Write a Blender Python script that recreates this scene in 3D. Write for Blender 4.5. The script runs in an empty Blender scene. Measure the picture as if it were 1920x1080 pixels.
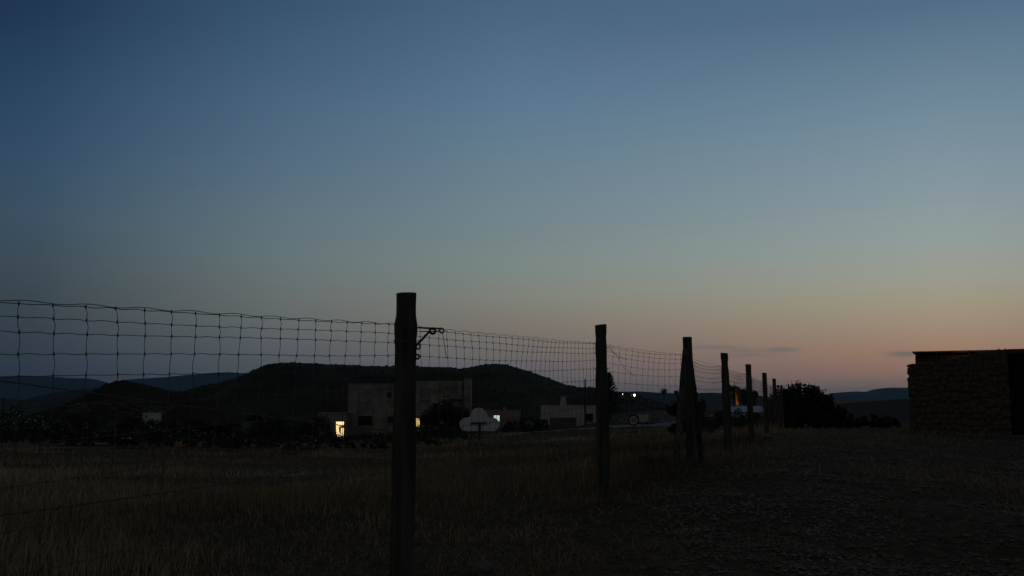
import bpy, bmesh, math, random
import numpy as np
from mathutils import Vector
random.seed(7); rng = np.random.default_rng(11)
C = bpy.context.scene.collection
scene = bpy.context.scene
# ------------------------------------------------------------------ camera
F = 1867.0; PITCH = math.atan(220.0/F); CAM = np.array([0.0, 0.0, 1.0])
cam_d = bpy.data.cameras.new('camera'); cam = bpy.data.objects.new('camera', cam_d); C.objects.link(cam)
cam.location = CAM; cam.rotation_euler = (math.pi/2 + PITCH, 0, 0)
cam_d.sensor_width = 36; cam_d.lens = F/1920*36; cam_d.clip_start = .05; cam_d.clip_end = 60000
scene.camera = cam
cp, sp_ = math.cos(PITCH), math.sin(PITCH)
def ray(px, py):
    u, v = (px-960)/F, (540-py)/F
    return np.array([u, cp - v*sp_, sp_ + v*cp])
def at(px, py, d):
    r = ray(px, py); return CAM + r*(d/r[1])
def azel(px, py):
    r = ray(px, py); r = r/np.linalg.norm(r)
    return math.degrees(math.atan2(r[0], r[1])), math.degrees(math.asin(r[2]))
def lin(c):
    return tuple((x/255/12.92 if x/255 <= .04045 else ((x/255+.055)/1.055)**2.4) for x in c)
# ------------------------------------------------------------------ dusk sky
w = bpy.data.worlds.new('World'); scene.world = w; w.use_nodes = True
nt = w.node_tree; nt.nodes.clear()
def N(t, **k):
    n = nt.nodes.new(t)
    for a, b in k.items(): setattr(n, a, b)
    return n
def L(a, b): nt.links.new(a, b)
def M(op, a, b=None, c=None, clamp=False):
    n = N('ShaderNodeMath', operation=op, use_clamp=clamp)
    for i, x in enumerate((a, b, c)):
        if x is None: continue
        if isinstance(x, (int, float)): n.inputs[i].default_value = x
        else: L(x, n.inputs[i])
    return n.outputs[0]
tc = N('ShaderNodeTexCoord'); sep = N('ShaderNodeSeparateXYZ'); L(tc.outputs['Generated'], sep.inputs[0])
X_, Y_, Z_ = sep.outputs
el = M('MULTIPLY', M('ARCSINE', Z_), 180/math.pi)                       # degrees above the horizon
azi = M('MULTIPLY', M('ARCTAN2', X_, Y_), 180/math.pi)                  # degrees right of north
GLOW = 24.0                                                            # where the sun went down
df = M('ABSOLUTE', M('SUBTRACT', M('MODULO', M('ADD', M('SUBTRACT', azi, GLOW), 540), 360), 180))
ZEN = (60, 70, 78)
cols = [  # (pixel column, [(pixel row, sRGB)])
 (1760, [(0,(82,109,134)),(200,(112,137,154)),(350,(132,151,159)),(450,(145,157,154)),(520,(153,155,141)),(570,(157,148,127)),(612,(155,137,117)),(655,(146,119,103)),(700,(126,104,96)),(740,(96,90,93)),(775,(84,84,90))]),
 (960,  [(0,(73,101,127)),(200,(92,120,143)),(400,(112,132,140)),(500,(122,135,132)),(560,(126,129,120)),(610,(121,116,107)),(650,(108,104,102)),(690,(92,91,97)),(740,(80,83,90)),(775,(72,77,84))]),
 (530,  [(0,(56,84,112)),(150,(70,97,122)),(300,(84,108,128)),(400,(94,114,124)),(480,(100,116,120)),(560,(101,109,109)),(600,(97,103,104)),(650,(87,93,98)),(690,(77,83,91)),(775,(62,69,78))]),
 (60,   [(0,(35,57,83)),(150,(44,70,96)),(300,(54,79,102)),(400,(61,81,98)),(500,(62,76,86)),(560,(59,71,79)),(620,(55,65,75)),(700,(47,58,69)),(775,(42,52,62))]),
 (-190, [(0,(28,48,73)),(150,(36,60,85)),(300,(45,68,90)),(400,(51,70,86)),(500,(53,66,76)),(560,(51,62,71)),(620,(48,58,68)),(700,(42,52,63)),(775,(38,48,58))]),
]
EL0, EL1 = -10.0, 60.0
def ramp(stops):
    r = N('ShaderNodeValToRGB'); cr = r.color_ramp
    while len(cr.elements) > 1: cr.elements.remove(cr.elements[0])
    stops = sorted(stops); first = True
    for e, c in stops:
        p = (e-EL0)/(EL1-EL0)
        s = cr.elements[0] if first else cr.elements.new(p)
        s.position = p; s.color = (*c, 1); first = False
    cr.interpolation = 'LINEAR'
    f = M('DIVIDE', M('SUBTRACT', el, EL0), EL1-EL0, clamp=True); L(f, r.inputs[0])
    return r.outputs[0]
res = None; prev_az = None
CORR = [[(1.0, 1.0, 1.0), (1.039, 1.033, 1.029), (1.052, 1.046, 1.043), (1.064, 1.059, 1.06), (1.092, 1.076, 1.082), (1.109, 1.096, 1.091), (1.144, 1.125, 1.12), (1.314, 1.233, 1.137), (1.523, 1.363, 1.201), (1.523, 1.363, 1.201), (1.523, 1.363, 1.201)], [(1.0, 1.0, 1.0), (1.024, 1.037, 1.031), (1.06, 1.052, 1.049), (1.075, 1.068, 1.052), (1.093, 1.09, 1.077), (1.138, 1.101, 1.085), (1.2, 1.18, 1.13), (1.31, 1.28, 1.2), (1.31, 1.28, 1.2), (1.31, 1.28, 1.2)], [(1.0, 1.025, 1.019), (1.03, 1.045, 1.037), (1.051, 1.041, 1.053), (1.07, 1.059, 1.055), (1.066, 1.079, 1.056), (1.114, 1.084, 1.062), (1.12, 1.11, 1.08), (1.145, 1.129, 1.096), (1.221, 1.186, 1.136), (1.221, 1.186, 1.136)], [(0.953, 0.967, 1.0), (1.0, 1.029, 1.022), (1.036, 1.026, 1.043), (1.034, 1.052, 1.044), (1.066, 1.055, 1.025), (1.07, 1.06, 1.027), (1.075, 1.064, 1.028), (1.075, 1.064, 1.028), (1.075, 1.064, 1.028)], [(0.953, 0.967, 1.0), (1.0, 1.029, 1.022), (1.036, 1.026, 1.043), (1.034, 1.052, 1.044), (1.066, 1.055, 1.025), (1.07, 1.06, 1.027), (1.075, 1.064, 1.028), (1.075, 1.064, 1.028), (1.075, 1.064, 1.028)]]   # what the haze box takes from the sky towards the horizon
for k, (px, st) in enumerate(cols):
    zk = 1.0
    pts = [(azel(px, y)[1], tuple(v*m for v, m in zip(lin(c), CORR[k][j] if j < len(CORR[k]) else (1,1,1)))) for j, (y, c) in enumerate(st)]
    top = max(pts)[1]; zen = tuple(v*zk for v in lin(ZEN))
    pts += [(38.0, tuple(.6*a+.4*b for a, b in zip(top, zen))), (60.0, zen)]
    col = ramp(pts); d_az = abs(azel(px, 640)[0]-GLOW)
    if res is None: res = col
    else:
        mr = N('ShaderNodeMapRange', interpolation_type='LINEAR' if k < 3 else 'SMOOTHERSTEP')
        mr.interpolation_type = 'LINEAR'
        L(df, mr.inputs[0]); mr.inputs[1].default_value = prev_az; mr.inputs[2].default_value = d_az
        mx = N('ShaderNodeMixRGB'); L(mr.outputs[0], mx.inputs[0]); L(res, mx.inputs[1]); L(col, mx.inputs[2]); res = mx.outputs[0]
    prev_az = d_az
mr = N('ShaderNodeMapRange'); L(df, mr.inputs[0]); mr.inputs[1].default_value = 60; mr.inputs[2].default_value = 180
mr.interpolation_type = 'SMOOTHSTEP'                                    # opposite the glow: the pinkish belt above the earth's shadow
back = ramp([(-10, lin((48,54,64))), (0, lin((56,60,70))), (5, lin((86,77,78))), (11, lin((106,93,84))), (20, lin((92,87,82))), (38, lin((72,76,79))), (60, lin(ZEN))])
mx = N('ShaderNodeMixRGB'); L(mr.outputs[0], mx.inputs[0]); L(res, mx.inputs[1]); L(back, mx.inputs[2]); res = mx.outputs[0]
# thin cloud streaks low over the horizon
nz = N('ShaderNodeTexNoise'); nz.inputs['Scale'].default_value = 9; nz.inputs['Detail'].default_value = 5
mp = N('ShaderNodeMapping'); mp.inputs['Scale'].default_value = (1, 1, 9); L(tc.outputs['Generated'], mp.inputs[0]); L(mp.outputs[0], nz.inputs[0])
tot = None
for px, py, hw, hh, s in [(1335,652,50,3.4,1.35),(1392,658,32,3.2,1.1),(1466,655.5,27,4.4,1.5),(1402,666,48,3,1.0),(1695,664,26,4.2,1.5),(1600,717,70,6,.85),(1540,722,50,5,.5),(905,667,150,9,.22),(1330,672,60,4,.35),(1800,700,70,5,.4)]:
    a, e = azel(px, py); wa = hw/F*57.3; we = hh/F*57.3
    warp = M('MULTIPLY', M('SUBTRACT', nz.outputs[0], .5), we*2.2)
    qa = M('POWER', M('DIVIDE', M('SUBTRACT', azi, a), wa), 2)
    qe = M('POWER', M('DIVIDE', M('SUBTRACT', M('ADD', el, warp), e), we), 2)
    g = M('MULTIPLY', M('EXPONENT', M('MULTIPLY', M('ADD', qa, qe), -1)), s)
    tot = g if tot is None else M('ADD', tot, g)
tot = M('MULTIPLY', tot, M('ADD', M('MULTIPLY', nz.outputs[0], 1.2), .3), clamp=True)
mx = N('ShaderNodeMixRGB'); L(tot, mx.inputs[0]); L(res, mx.inputs[1]); mx.inputs[2].default_value = (*lin((124,113,108)), 1); res = mx.outputs[0]
bg = N('ShaderNodeBackground'); L(res, bg.inputs[0]); bg.inputs[1].default_value = 1.0
out = N('ShaderNodeOutputWorld'); L(bg.outputs[0], out.inputs[0])
try: w.cycles.sampling_method = 'MANUAL'; w.cycles.sample_map_resolution = 512
except Exception: pass
# render settings
scene.render.engine = 'CYCLES'
scene.view_settings.view_transform = 'Standard'; scene.view_settings.look = 'None'
scene.view_settings.exposure = 0; scene.view_settings.gamma = 1
scene.cycles.use_denoising = True; scene.cycles.max_bounces = 5; scene.cycles.volume_bounces = 0
scene.cycles.transparent_max_bounces = 12; scene.cycles.sample_clamp_indirect = 2
# ------------------------------------------------------------------ helpers
def link(o, parent=None):
    C.objects.link(o)
    if parent is not None: o.parent = parent
    return o
def tag(o, label=None, cat=None, group=None, kind=None):
    if label: o['label'] = label
    if cat: o['category'] = cat
    if group: o['group'] = group
    if kind: o['kind'] = kind
    return o
def empty(name, loc, label, cat, group=None):
    o = bpy.data.objects.new(name, None); o.empty_display_size = .2; o.location = [float(v) for v in loc]; C.objects.link(o)
    return tag(o, label, cat, group)
def mesh_np(name, V, Fc, mat=None, parent=None, smooth=False, loc=None, col=None):
    V = np.asarray(V, dtype=np.float32); Fc = np.asarray(Fc, dtype=np.int32)
    me = bpy.data.meshes.new(name); k = Fc.shape[1]
    me.vertices.add(len(V)); me.vertices.foreach_set('co', V.ravel())
    me.loops.add(Fc.size); me.loops.foreach_set('vertex_index', Fc.ravel())
    me.polygons.add(len(Fc)); me.polygons.foreach_set('loop_start', np.arange(0, Fc.size, k, dtype=np.int32))
    me.update(calc_edges=True)
    me.polygons.foreach_set('use_smooth', np.full(len(Fc), smooth))
    if col is not None:
        at_ = me.color_attributes.new('Col', 'FLOAT_COLOR', 'POINT')
        c4 = np.ones((len(V), 4), dtype=np.float32); c4[:, :3] = col; at_.data.foreach_set('color', c4.ravel())
    if mat: me.materials.append(mat)
    o = bpy.data.objects.new(name, me); link(o, parent)
    if loc is not None: o.location = [float(v) for v in loc]
    return o
class MB:
    def __init__(s): s.v = []; s.f = []
    def add(s, V, Fc):
        b = len(s.v); s.v.extend([tuple(map(float, p)) for p in V]); s.f.extend([tuple(int(i)+b for i in q) for q in Fc]); return s
    def box(s, x0, x1, y0, y1, z0, z1):
        V = [(x0,y0,z0),(x1,y0,z0),(x1,y1,z0),(x0,y1,z0),(x0,y0,z1),(x1,y0,z1),(x1,y1,z1),(x0,y1,z1)]
        return s.add(V, [(0,3,2,1),(4,5,6,7),(0,1,5,4),(1,2,6,5),(2,3,7,6),(3,0,4,7)])
    def tube(s, pts, rad, sides=5, cap=True):
        P = [Vector([float(c) for c in p]) for p in pts]; n = len(P)
        rad = [rad]*n if isinstance(rad, (int, float)) else list(rad)
        up = None; V = []
        for i in range(n):
            t = (P[min(i+1, n-1)]-P[max(i-1, 0)])
            t = t.normalized() if t.length > 1e-9 else Vector((0,0,1))
            if up is None: up = Vector((0,0,1)) if abs(t.z) < .9 else Vector((1,0,0))
            a = up - t*up.dot(t); a = a.normalized() if a.length > 1e-6 else t.orthogonal().normalized()
            up = a; b = t.cross(a)
            for k in range(sides):
                an = 2*math.pi*k/sides; V.append(P[i] + (a*math.cos(an)+b*math.sin(an))*rad[i])
        Fc = [(i*sides+k, i*sides+(k+1) % sides, (i+1)*sides+(k+1) % sides, (i+1)*sides+k) for i in range(n-1) for k in range(sides)]
        if cap: Fc += [tuple(range(sides))[::-1], tuple(range((n-1)*sides, n*sides))]
        return s.add(V, Fc)
    def build(s, name, mat, parent=None, smooth=False, loc=None, bevel=0):
        me = bpy.data.meshes.new(name); me.from_pydata(s.v, [], s.f); me.update()
        if smooth: me.polygons.foreach_set('use_smooth', np.full(len(me.polygons), True))
        if bevel:
            bm = bmesh.new(); bm.from_mesh(me); bmesh.ops.bevel(bm, geom=bm.edges[:], offset=bevel, segments=1, affect='EDGES'); bm.to_mesh(me); bm.free()
        me.materials.append(mat)
        o = bpy.data.objects.new(name, me); link(o, parent)
        if loc is not None: o.location = [float(v) for v in loc]
        return o
def h2(ix, iy, seed):
    h = (ix*374761393 + iy*668265263 + seed*1442695041) & 0xffffffff
    h = ((h ^ (h >> 13))*1274126177) & 0xffffffff
    return ((h ^ (h >> 16)) & 0xffff)/65535.0
def vnoise(x, y, seed=0):
    x = np.asarray(x, float); y = np.asarray(y, float)
    ix = np.floor(x).astype(np.int64); iy = np.floor(y).astype(np.int64); fx = x-ix; fy = y-iy
    fx = fx*fx*(3-2*fx); fy = fy*fy*(3-2*fy)
    return (h2(ix,iy,seed)*(1-fx)+h2(ix+1,iy,seed)*fx)*(1-fy)+(h2(ix,iy+1,seed)*(1-fx)+h2(ix+1,iy+1,seed)*fx)*fy
def fbm(x, y, oct=4, seed=0):
    s = 0; a = .5; t = 0
    for i in range(oct): s = s + a*vnoise(x*2**i, y*2**i, seed+i*7); t += a; a *= .5
    return s/t
# ------------------------------------------------------------------ materials
def mat(name, c1, c2=None, scale=4, rough=.9, bump=0, bscale=None, stretch=(1,1,1), attr=False, detail=6, emit=None, estr=1, metal=0, trans=0, contrast=.18, spec=.2):
    m = bpy.data.materials.new(name); m.use_nodes = True; t = m.node_tree; b = t.nodes['Principled BSDF']
    b.inputs['Roughness'].default_value = rough; b.inputs['Metallic'].default_value = metal
    b.inputs['Specular IOR Level'].default_value = spec
    def n(tp): return t.nodes.new(tp)
    tcn = n('ShaderNodeTexCoord'); mpn = n('ShaderNodeMapping'); mpn.inputs['Scale'].default_value = stretch
    t.links.new(tcn.outputs['Object'], mpn.inputs[0])
    nz = n('ShaderNodeTexNoise'); nz.inputs['Scale'].default_value = scale; nz.inputs['Detail'].default_value = detail
    t.links.new(mpn.outputs[0], nz.inputs[0])
    rp = n('ShaderNodeValToRGB'); rp.color_ramp.elements[0].position = .5-contrast; rp.color_ramp.elements[1].position = .5+contrast
    rp.color_ramp.elements[0].color = (*c1, 1); rp.color_ramp.elements[1].color = (*(c2 or c1), 1)
    t.links.new(nz.outputs[0], rp.inputs[0]); src = rp.outputs[0]
    if attr:
        a = n('ShaderNodeAttribute'); a.attribute_name = 'Col'; mxx = n('ShaderNodeMixRGB'); mxx.blend_type = 'MULTIPLY'; mxx.inputs[0].default_value = 1
        t.links.new(src, mxx.inputs[1]); t.links.new(a.outputs['Color'], mxx.inputs[2]); src = mxx.outputs[0]
    t.links.new(src, b.inputs['Base Color'])
    if bump:
        nb = n('ShaderNodeTexNoise'); nb.inputs['Scale'].default_value = bscale or scale*4; nb.inputs['Detail'].default_value = 6
        t.links.new(mpn.outputs[0], nb.inputs[0]); bp = n('ShaderNodeBump'); bp.inputs['Strength'].default_value = bump; bp.inputs['Distance'].default_value = .02
        t.links.new(nb.outputs[0], bp.inputs['Height']); t.links.new(bp.outputs[0], b.inputs['Normal'])
    if emit: b.inputs['Emission Color'].default_value = (*emit, 1); b.inputs['Emission Strength'].default_value = estr
    return m
m_ground = mat('ground_soil', (.4,.4,.4), (1.55,1.5,1.42), 11, .97, 1.0, 26, attr=True, contrast=.22, spec=.03, detail=9)
m_far = mat('ground_far', (.022,.022,.014), (.055,.045,.03), .02, .95, contrast=.2, spec=.05)
m_grass = mat('dry_grass', (.8,.8,.8), (1.2,1.2,1.2), .6, .9, attr=True, spec=.05)
m_pebble = mat('gravel_stone', (.8,.8,.8), (1.2,1.2,1.2), 3, .9, attr=True, spec=.1)
m_wood = mat('weathered_post_wood', (.026,.028,.021), (.105,.102,.082), 20, .9, 1.0, 46, stretch=(1,1,.09), spec=.15)
m_wire = mat('rusty_wire', (.10,.085,.068), (.15,.13,.105), 30, .9, spec=.1)
m_iron = mat('black_iron', (.02,.018,.017), (.05,.035,.028), 60, .7)
m_hill = mat('scrub_hillside', (.022,.020,.010), (.05,.041,.022), .035, .95, contrast=.15, spec=.05)
m_scrub = mat('hill_scrub', (.02,.022,.010), (.04,.039,.018), .1, .95, spec=.05)
m_mount = mat('far_mountain', (.03,.032,.02), (.05,.045,.03), .002, .95, spec=.05)
m_leafd = mat('dark_leaf', (.014,.02,.009), (.04,.05,.022), 1.6, .8, contrast=.25, spec=.15)
m_leafo = mat('oleander_leaf', (.02,.03,.015), (.05,.06,.035), 2.5, .75, contrast=.25, spec=.2)
m_flower = mat('white_flower', (.28,.28,.24), (.45,.44,.40), 3, .8)
m_bark = mat('bark', (.035,.028,.02), (.08,.065,.05), 9, .95, .6, 30, stretch=(1,1,.3))
m_needle = mat('conifer_needle', (.01,.016,.009), (.025,.032,.016), 2, .85, spec=.1)
m_rock = mat('pale_rock', (.07,.064,.052), (.14,.13,.11), 3, .95, .5, 14)
m_stone = mat('rubble_stone', (.062,.055,.041), (.13,.116,.09), 1.7, .95, .6, 22, spec=.1)
m_mortar = mat('earth_mortar', (.046,.04,.03), (.075,.066,.05), 8, .97, .5, 30, spec=.05)
m_block = mat('patched_block_plaster', (.15,.138,.115), (.31,.285,.24), .8, .95, .3, 6, contrast=.14)
m_plaster = mat('cream_plaster', (.22,.185,.15), (.29,.25,.21), 1.2, .9, .2, 8)
m_white = mat('whitewash', (.37,.355,.33), (.5,.485,.45), 1.1, .9, .2, 9)
m_grey = mat('grey_render', (.085,.08,.072), (.13,.12,.11), 1.3, .95, .3, 7)
m_pane = mat('dark_glass', (.01,.012,.015), (.02,.022,.026), 3, .12, spec=.5)
m_shut = mat('roller_shutter', (.17,.195,.22), (.25,.28,.3), 2, .7)
m_frame = mat('window_frame', (.05,.045,.04), (.09,.08,.07), 6, .7)
m_sign = mat('sign_back_metal', (.46,.485,.52), (.66,.68,.71), 1.4, .55, metal=0, contrast=.3)
m_steel = mat('painted_steel', (.03,.03,.03), (.05,.05,.05), 8, .6)
m_red = mat('sign_red', (.06,.006,.006), (.08,.01,.009), 8, .5)
m_signw = mat('sign_white', (.42,.42,.4), (.5,.5,.48), 8, .5)
m_black = mat('sign_black', (.008,.008,.008), None, 8, .5)
m_asph = mat('asphalt', (.07,.065,.06), (.1,.094,.088), 2, .8, .2, 20)
m_track = mat('pale_dirt', (.075,.062,.042), (.12,.1,.07), .7, .95, .3, 6)
m_timber = mat('dark_timber', (.04,.028,.019), (.085,.058,.037), 7, .85, .4, 25, stretch=(1,1,.12))
m_bay = mat('bay_timber', (.018,.013,.009), (.035,.026,.018), 7, .9, .4, 25, stretch=(1,1,.12), spec=.05)  # timber in a darker tone, for the recessed bay only
m_tin = mat('roof_tin', (.14,.13,.12), (.22,.2,.18), 5, .6, metal=.2)
m_tinw = mat('pale_roof', (.42,.45,.5), (.5,.53,.58), 1.5, .7)
m_lampw = mat('warm_lamp', (.9,.8,.5), emit=(1,.74,.25), estr=9)
m_lampc = mat('cool_lamp', (.9,.9,.8), emit=(.85,1,.78), estr=3.5)
m_lampr = mat('red_lamp', (.6,.1,.05), emit=(1,.13,.05), estr=.8)
m_litwin = mat('lit_pane', (.8,.7,.4), emit=(1,.72,.26), estr=.5)
m_litcool = mat('lit_pane_cool', (.8,.85,.8), emit=(.72,.9,.72), estr=.62)
m_cloth = mat('dark_cloth', (.06,.035,.02), (.12,.07,.04), 7, .9)
# ------------------------------------------------------------------ ground height
def warp(x, y):
    r = np.hypot(x, y)+1e-6; k = np.log1p(r/4)/r
    return x*k, y*k
ctrl = []
def cpx(px, py, d): p = at(px, py, d); ctrl.append((p[0], p[1], p[2]))
for a in [(757,1136,5.4),(1128,935,9.75),(1287,880,11.5),(1362,857,15.3),(1406,833,19.4),(1436,818,24),(1452,811,29),(1466,806,37),
          (1600,809,30),(1800,816,28),(1900,817,28),(1980,817,30),(1500,805,42),(1620,803,47),(1720,803,44),(1300,880,12.5),
          (880,837,50),(900,838,50),(760,824,90),(640,825,108),(820,815,112),(400,834,70),(100,837,42),(300,870,25),(400,905,17),(120,950,10),(700,870,27),(980,862,27),(1090,850,30),
          (1188,812,58),(1180,801,75),(1060,806,100),(1260,796,82),(1060,803,130),(950,801,150),(640,822,117),(860,812,120),(250,829,62),(40,832,57),(0,836,46),
          (1640,800,62),(1640,778,120),(1640,750,250),(1850,778,120),(1850,748,250),(1500,790,90),(1400,776,112),(1400,772,140),(1220,780,110),(1190,772,160),(550,826,88),(1330,805,55),(1420,800,60)]:
    cpx(*a)
for x, y, z in [(0,0,0),(2,2,0),(-2,2,-.1),(3.2,5,.03),(-3,4.5,-.08),(6,10,.1),(12,14,.15),(9,18,.15),(0,-6,0),(-8,-4,-.1),(8,-6,.05),(14,2,.12),(-9,3,-.1),
                (-60,-40,-1.5),(60,-40,0),(0,-80,-.5),(-90,40,-1.6),(80,30,.6),(-60,60,-1.6),(-100,160,-3.3),(-40,230,-3.5),(20,260,-3),(60,300,-2.2),(100,200,1.2)]:
    ctrl.append((x, y, z))
for r, z in [(450,-4),(1500,-6),(6000,-12),(16000,-25)]:
    for k in range(12):
        a = 2*math.pi*k/12+.2; ctrl.append((r*math.sin(a), r*math.cos(a), z))
ctrl = np.array(ctrl)
cx, cy = warp(ctrl[:,0], ctrl[:,1]); CCP = np.stack([cx, cy], 1)
def kern(A, B): return np.sqrt(((A[:,None]-B[None])**2).sum(-1)+.012)
Kn = len(ctrl); A_ = np.zeros((Kn+1, Kn+1)); A_[:Kn,:Kn] = kern(CCP, CCP); A_[:Kn,Kn] = 1; A_[Kn,:Kn] = 1
A_[:Kn,:Kn] -= np.eye(Kn)*.004
WGT = np.linalg.solve(A_, np.append(ctrl[:,2], 0))
def ground_base(x, y):
    x = np.atleast_1d(np.asarray(x, float)); y = np.atleast_1d(np.asarray(y, float)); z = np.empty(len(x))
    for s in range(0, len(x), 20000):
        a, b = warp(x[s:s+20000], y[s:s+20000]); z[s:s+20000] = kern(np.stack([a, b], 1), CCP)@WGT[:Kn]+WGT[Kn]
    return z
def ground(x, y):
    x = np.atleast_1d(np.asarray(x, float)); y = np.atleast_1d(np.asarray(y, float))
    r = np.hypot(x, y)
    n = (fbm(x*.8, y*.8, 3, 3)-.5)*.10 + (fbm(x*.13, y*.13, 2, 9)-.5)*.18*np.clip(r/30, 0, 1) + (vnoise(x*4.1, y*4.1, 5)-.5)*.035*np.clip(1.3-r/30, 0, 1)
    return ground_base(x, y)+n
def gz(x, y): return float(ground(x, y)[0])
def on_ground(px, d, dz=0):
    x = float((px-960)/F*d/cp*1.0); x = float(at(px, 800, d)[0]); return np.array([x, d, gz(x, d)+dz])
# fence posts: (pixel column of the top, row of the top, distance)
POST = [(-2.45,1.35,1.53), None]
def pt(px, py, d): return at(px, py, d)
P_top = [np.array([-2.45,1.35,1.42])] + [pt(*a) for a in [(762.5,550,5.4),(1126.5,609,9.75),(1288.5,632,11.5),(1358,662,15.3),(1403,683,19.4),(1433,699,24.0),(1451.5,710,29.0),(1465,722,37.0),(1473,729,44.0)]]
lean = [0,-.008,.012,.02,.03,.022,.025,.02,.01,0]
P_base = []
for k, p in enumerate(P_top):
    bx, by = p[0]+lean[k], p[1]; P_base.append(np.array([bx, by, gz(bx, by)]))
def fence_x(y):     # x of the fence line at depth y
    xs = [p[0] for p in P_base]; ys = [p[1] for p in P_base]
    return np.interp(y, [-30]+ys+[80], [-17]+xs+[22])
# terrain sheet
angs = np.concatenate([np.arange(-40, 40, .4), np.arange(40, 320, 4)]); na = len(angs)
rad = np.concatenate([np.arange(.5, 8, .25), 8*np.exp(np.linspace(0, math.log(15000/8), 190))]); nr = len(rad)
AA, RR = np.meshgrid(np.radians(angs), rad, indexing='xy'); GX = (RR*np.sin(AA)).ravel(); GY = (RR*np.cos(AA)).ravel()
GZ = ground(GX, GY)
def gravel_mask(x, y):
    side = x-fence_x(y); e = (fbm(x*.5, y*.5, 3, 21)-.5)*2.2
    near = np.clip((side-.75+e)/.9, 0, 1); return near*np.clip((48-y)/12, 0, 1)*np.clip((y+40)/10, 0, 1)
gm = gravel_mask(GX, GY); pn = fbm(GX*.35, GY*.35, 4, 31); pf = fbm(GX*.02, GY*.02, 4, 37)
soil = np.array([.07,.048,.025]); grav = np.array([.064,.046,.027]); olive = np.array([.026,.025,.015]); strawf = np.array([.07,.054,.034])
gcol = soil*(1-gm[:,None])+grav*gm[:,None]
gcol *= (.6+.8*pn)[:,None]
fr = np.clip((np.hypot(GX,GY)-40)/60, 0, 1)[:,None]
east = (1-.4*np.clip((GX-20)/25, 0, 1))[:,None]   # ploughed darker field to the right
gcol = gcol*(1-fr)+fr*east*(olive*(1-pf[:,None])+strawf*pf[:,None]*.8)
GV = np.vstack([[[0,0,gz(0,0)]], np.stack([GX, GY, GZ], 1)]); gcol = np.vstack([gcol[:1], gcol])
idx = np.arange(nr*na).reshape(nr, na)+1
q = np.stack([idx[:-1], np.roll(idx,-1,1)[:-1], np.roll(idx,-1,1)[1:], idx[1:]], -1).reshape(-1,4)
tri = np.stack([np.zeros(na,int), np.roll(idx[0],-1), idx[0], idx[0]], -1)
Q3 = np.vstack([q[:,[0,2,1]], q[:,[0,3,2]], tri[:,:3]])
g_obj = mesh_np('ground', GV, Q3, m_ground, smooth=True, col=gcol); tag(g_obj, kind='structure')
# ------------------------------------------------------------------ hills and far mountains
def ridge(name, prof, d, W, base, mat_, seed, nx=140, nyy=30, rough=.15, sharp=1.3, skew=0.0):
    ps = [p for p, _ in prof]; ys = [y for _, y in prof]
    pxs = np.linspace(ps[0], ps[-1], nx); T = np.linspace(-1, 1, nyy)
    rz = np.array([at(p, np.interp(p, ps, ys), d)[2] for p in pxs]); rx = np.array([at(p, 740, d)[0] for p in pxs])
    V = np.zeros((nx, nyy, 3))
    for j, t in enumerate(T):
        sh = np.cos(t*math.pi/2)**sharp
        y = d+t*W*(.25+.75*np.clip((rz-base)/(rz.max()-base), 0, 1))
        n = (fbm(rx/W*6+t*3, np.full(nx, t*4+seed), 4, seed)-.5)
        z = base+(rz-base)*np.clip(sh*(1+rough*n*2*(1-sh)+.0), 0, 1.2)
        z = z+ (rz-base)*rough*.10*(fbm(rx/W*22, np.full(nx, t*18+seed), 3, seed+5)-.5)*sh
        V[:, j] = np.stack([rx, y, z], 1)
    id_ = np.arange(nx*nyy).reshape(nx, nyy)
    Fq = np.stack([id_[:-1,:-1], id_[1:,:-1], id_[1:,1:], id_[:-1,1:]], -1).reshape(-1,4)
    o = mesh_np(name, V.reshape(-1,3), Fq, mat_, smooth=True); tag(o, kind='structure'); return o, V
hillM, HV = ridge('hill', [(300,775),(330,752),(350,739),(380,726),(430,716),(470,704),(500,690),(516,684),(527,681),(560,681),(600,683),(650,685),(700,687),(745,688),(800,688),(840,689),(866,692),(890,688),(912,684),(935,683),(955,686),(975,692),(1010,703),(1040,714),(1063,723),(1085,727),(1112,726),(1150,733),(1190,742),(1240,757),(1280,775)], 520, 130, -5, m_hill, 4, nx=240, nyy=44, rough=.25)
hillL, HL = ridge('hill', [(60,778),(110,764),(140,752),(165,742),(190,728),(205,720),(222,714.5),(233,713),(248,716),(280,724),(310,731),(340,735),(370,742),(420,752),(480,775)], 300, 30, -4.5, m_hill, 8, nx=140, nyy=36, rough=.25, sharp=1.1)
ridge('hill', [(-120,752),(-40,742),(40,750),(80,748),(105,740),(135,734),(190,728),(230,730),(300,742),(380,760)], 2200, 380, -8, m_hill, 12, nx=110, rough=.2)
ridge('mountain', [(-420,735),(-300,712),(-150,716),(-40,716),(0,708),(12,705.5),(45,704.5),(100,706),(128,709),(148,709.5),(162,709),(176,712),(190,720),(200,727),(240,745),(300,765)], 9500, 1500, -15, m_mount, 15, nx=130, rough=.12)
ridge('mountain', [(170,760),(205,738),(230,716),(250,711),(300,708),(350,704),(400,699),(430,698),(455,700),(480,703),(520,712),(580,730),(660,750)], 10000, 1500, -15, m_mount, 16, nx=130, rough=.12)
ridge('mountain', [(960,765),(1020,748),(1100,738),(1160,734.5),(1200,734),(1230,736),(1260,737),(1285,738),(1330,736),(1380,738),(1430,743),(1480,752),(1540,765)], 4200, 650, -10, m_hill, 17, nx=130, rough=.12)
ridge('mountain', [(1380,765),(1440,752),(1500,746),(1545,741),(1570,736),(1600,734),(1632,735),(1638,734),(1648,729),(1662,727),(1690,727),(1720,727),(1800,722),(1880,730),(2000,735),(2150,722),(2400,745),(2600,765)], 10500, 1500, -18, m_mount, 18, nx=150, rough=.12)
m_bank = mat('ploughed_bank', (.085,.064,.041), (.12,.092,.06), .15, .95, spec=.05)
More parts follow.
